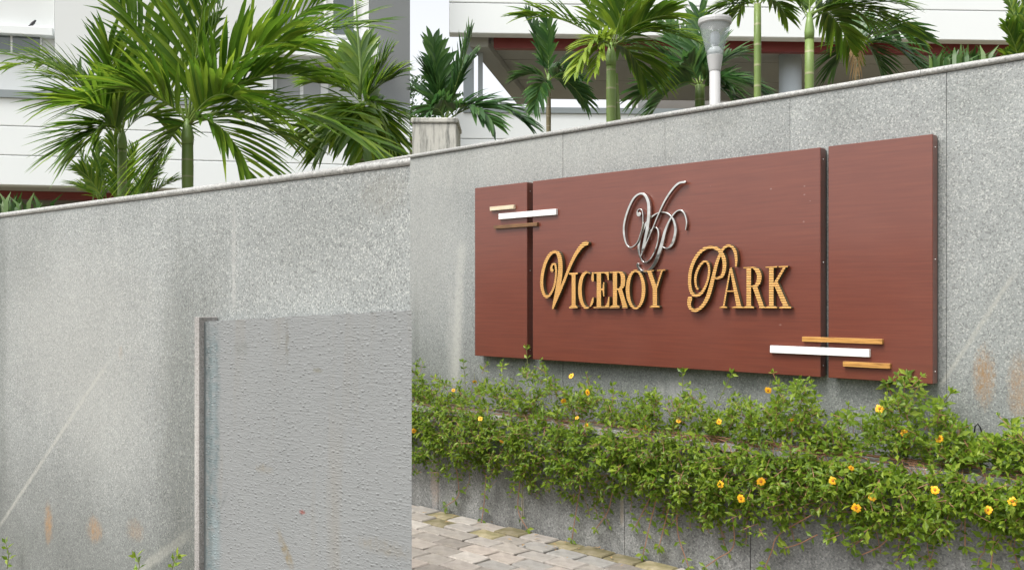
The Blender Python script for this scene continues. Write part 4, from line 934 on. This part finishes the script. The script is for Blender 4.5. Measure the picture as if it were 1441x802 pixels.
lb('sill', M_gsill, X0, 577, 128, 138.3, -.05, .9)
zf = hL(40, 261)[1]
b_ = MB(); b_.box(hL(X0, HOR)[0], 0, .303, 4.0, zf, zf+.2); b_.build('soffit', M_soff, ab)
b_ = MB(); b_.box(hL(X0, HOR)[0], -.1, .9, 1.2, zf-.13, zf-.003); b_.build('maroon_beam', M_red, ab)
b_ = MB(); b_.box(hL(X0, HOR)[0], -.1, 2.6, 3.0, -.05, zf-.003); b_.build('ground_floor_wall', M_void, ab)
lb('upper_wall', M_off, 77, 384, -200, 127.8, .32, 5)
lb('recessed_wall', M_off, X0, 76.5, -200, 127.8, .62, 5)
lb('ledge', M_wht, X0, 74, 37, 49, .40, .615, bev=.01)
wn = lb('window', M_wfr, -60, 58, 49.5, 76, .56, .615)
for a, b in ((-58, 14), (17.5, 56)): lb('pane', M_glass, a, b, 51.5, 75, .545, .558, parent=wn)
lb('side_wall', M_gwall, 520.5, 577, -200, 127.8, .30, 5, ref=40)
lb('upper_wall', M_off, 384.5, 520, -200, 127.8, .62, 5)
# upper right windows with projecting sill; heights read at x = 450
wn = lb('window', M_wfr, 384.6, 520, -60, 50, .50, .615, ref=450)
for a, b, m in ((390, 411, M_glass), (421, 454, M_curt), (469, 497, M_glass)): lb('pane', m, a, b, -60, 47, .485, .498, parent=wn, ref=450)
for a, b in ((498.5, 502), (456, 459), (514, 519)): lb('mullion', M_wfr, a, b, -60, 50, .44, .484, parent=wn, ref=450)
lb('window_sill', M_wht, 368, 533, 55, 80, -.1, .615, ref=450, bev=.015)
wn = lb('window', M_wfr, 386, 462, 95, 127.6+12, .56, .615, ref=450)
for a, b in ((390, 422), (427, 451)): lb('pane', M_curt, a, b, 98, 139, .545, .558, parent=wn, ref=450)
b_ = MB(); b_.tube([(-.075, 0, -.035), (-.045, 0, -.018), (-.03, 0, -.008), (0, 0, .01), (.025, 0, .032), (.038, 0, .05), (.048, 0, .062), (.058, 0, .064), (.074, 0, .060)], [.006, .010, .018, .028, .027, .018, .019, .014, .002], 10)
bp = LBF.world(hL(45, 36.8, .45)[0], .47, hL(40, 37, .40)[1]+.05)
bd = tag(b_.build('bird', plain('dark_feathers', (.035, .035, .04), .7), None, True), 'small dark bird perched on the white ledge at the upper left', 'bird'); bd.location = bp
b_ = MB(); b_.tube([(.004, .010, -.05), (.004, .012, 0)], .003, 5); b_.tube([(.004, -.010, -.05), (.004, -.012, 0)], .003, 5); lg = b_.build('legs', plain('bird_legs', (.1, .06, .04), .6), bd)

# ------------------------------------------------------------------ canopy building, right
cb = thing('canopy_building', 'white building with a deep canopy and maroon band behind the right palms', 'building', frame=RBF)
hR = lambda x, y, off=0: RBF.hit(x, y, off)
def rb(name, m, x0, x1, y_top, y_bot, t0, t1, ref=700, bev=0, parent=cb):
    z1 = hR(ref, y_top, t0)[1]; z0 = hR(ref, y_bot, t0)[1]
    b_ = MB(); b_.box(hR(x0, HOR, t0)[0], hR(x1, HOR, t0)[0], t0, t1, z0, z1, bev=bev); return b_.build(name, m, parent)
XR = 1800
rb('fascia_panel', M_wht, 632, XR, 5.3, 47.5, 0, .30, bev=.012)
rb('fascia_panel', M_wht, 632, XR, -60, 4.4, 0, .30, bev=.012)
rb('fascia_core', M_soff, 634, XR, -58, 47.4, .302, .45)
zs = hR(700, 47.5)[1]
e = hR(XR, HOR)[0]; xa = hR(684, HOR, .45)[0]; kx = (hR(745, HOR, 5.9)[0]-xa)/5.45
xL = lambda t: xa+(t-.45)*kx
def soff_poly(name, m, ya, yb, z0, z1, d=0):                # strip of the canopy underside; its left end follows the raking edge
    b_ = MB(); b_.hexa([(xL(ya)+d, ya, z0), (e, ya, z0), (e, yb, z0), (xL(yb)+d, yb, z0)], [(xL(ya)+d, ya, z1), (e, ya, z1), (e, yb, z1), (xL(yb)+d, yb, z1)]); b_.build(name, m, cb)
soff_poly('maroon_beam', M_red, .453, .62, zs-.16, zs+.3, .15)
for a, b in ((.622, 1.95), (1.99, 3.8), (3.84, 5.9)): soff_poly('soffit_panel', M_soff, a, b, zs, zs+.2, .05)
for a, b in ((1.952, 1.988), (3.802, 3.838)): soff_poly('soffit_groove', M_red, a, b, zs+.012, zs+.15, .06)
b_ = MB(); b_.hexa([(xL(.45)-.32, .455, zs-.14), (xL(.45)+.04, .455, zs-.14), (xL(5.9)+.04, 5.9, zs-.14), (xL(5.9)-.32, 5.9, zs-.14)], [(xL(.45)-.32, .455, zs+.2), (xL(.45)+.04, .455, zs+.2), (xL(5.9)+.04, 5.9, zs+.2), (xL(5.9)-.32, 5.9, zs+.2)]); b_.build('raking_beam', M_soff, cb)
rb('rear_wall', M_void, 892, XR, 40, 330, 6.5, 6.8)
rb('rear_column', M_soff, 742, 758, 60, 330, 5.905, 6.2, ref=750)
wn = rb('window', M_wfr, 896, 914, 128, 152, 6.40, 6.49, bev=0)
rb('pane', M_curt, 898, 912, 130, 151, 6.385, 6.398, parent=wn)
rb('pillar', plain('blue_grey_pillar_paint', (.36, .41, .44), .6), 652, 667, 46, 150, .9, 1.3)
rb('pillar', plain('grey_pillar_paint', (.33, .37, .39), .6), 673, 679.5, 46, 150, .9, 1.3)
b_ = MB(); b_.lathe((hR(1112, HOR, 1.3)[0], 1.3, -.05), [(.235, 0), (.235, zs+.04)], 28); b_.build('round_column', plain('pale_blue_column_paint', (.60, .67, .72), .5, var=.04), cb, True)
rb('sill', M_gsill, 652, 1150, 150.5, 158.5, .55, 1.6)
for ya, yb in ((158.8, 195.5), (196.2, 236), (236.7, 330)): rb('parapet_panel', M_wht, 640, 1150, ya, yb, .6, .9, bev=.012)
rb('parapet_core', M_gsill, 641, 1149, 160, 420, .902, 1.1)
# low block of the site behind: keeps the far ground out of the gaps
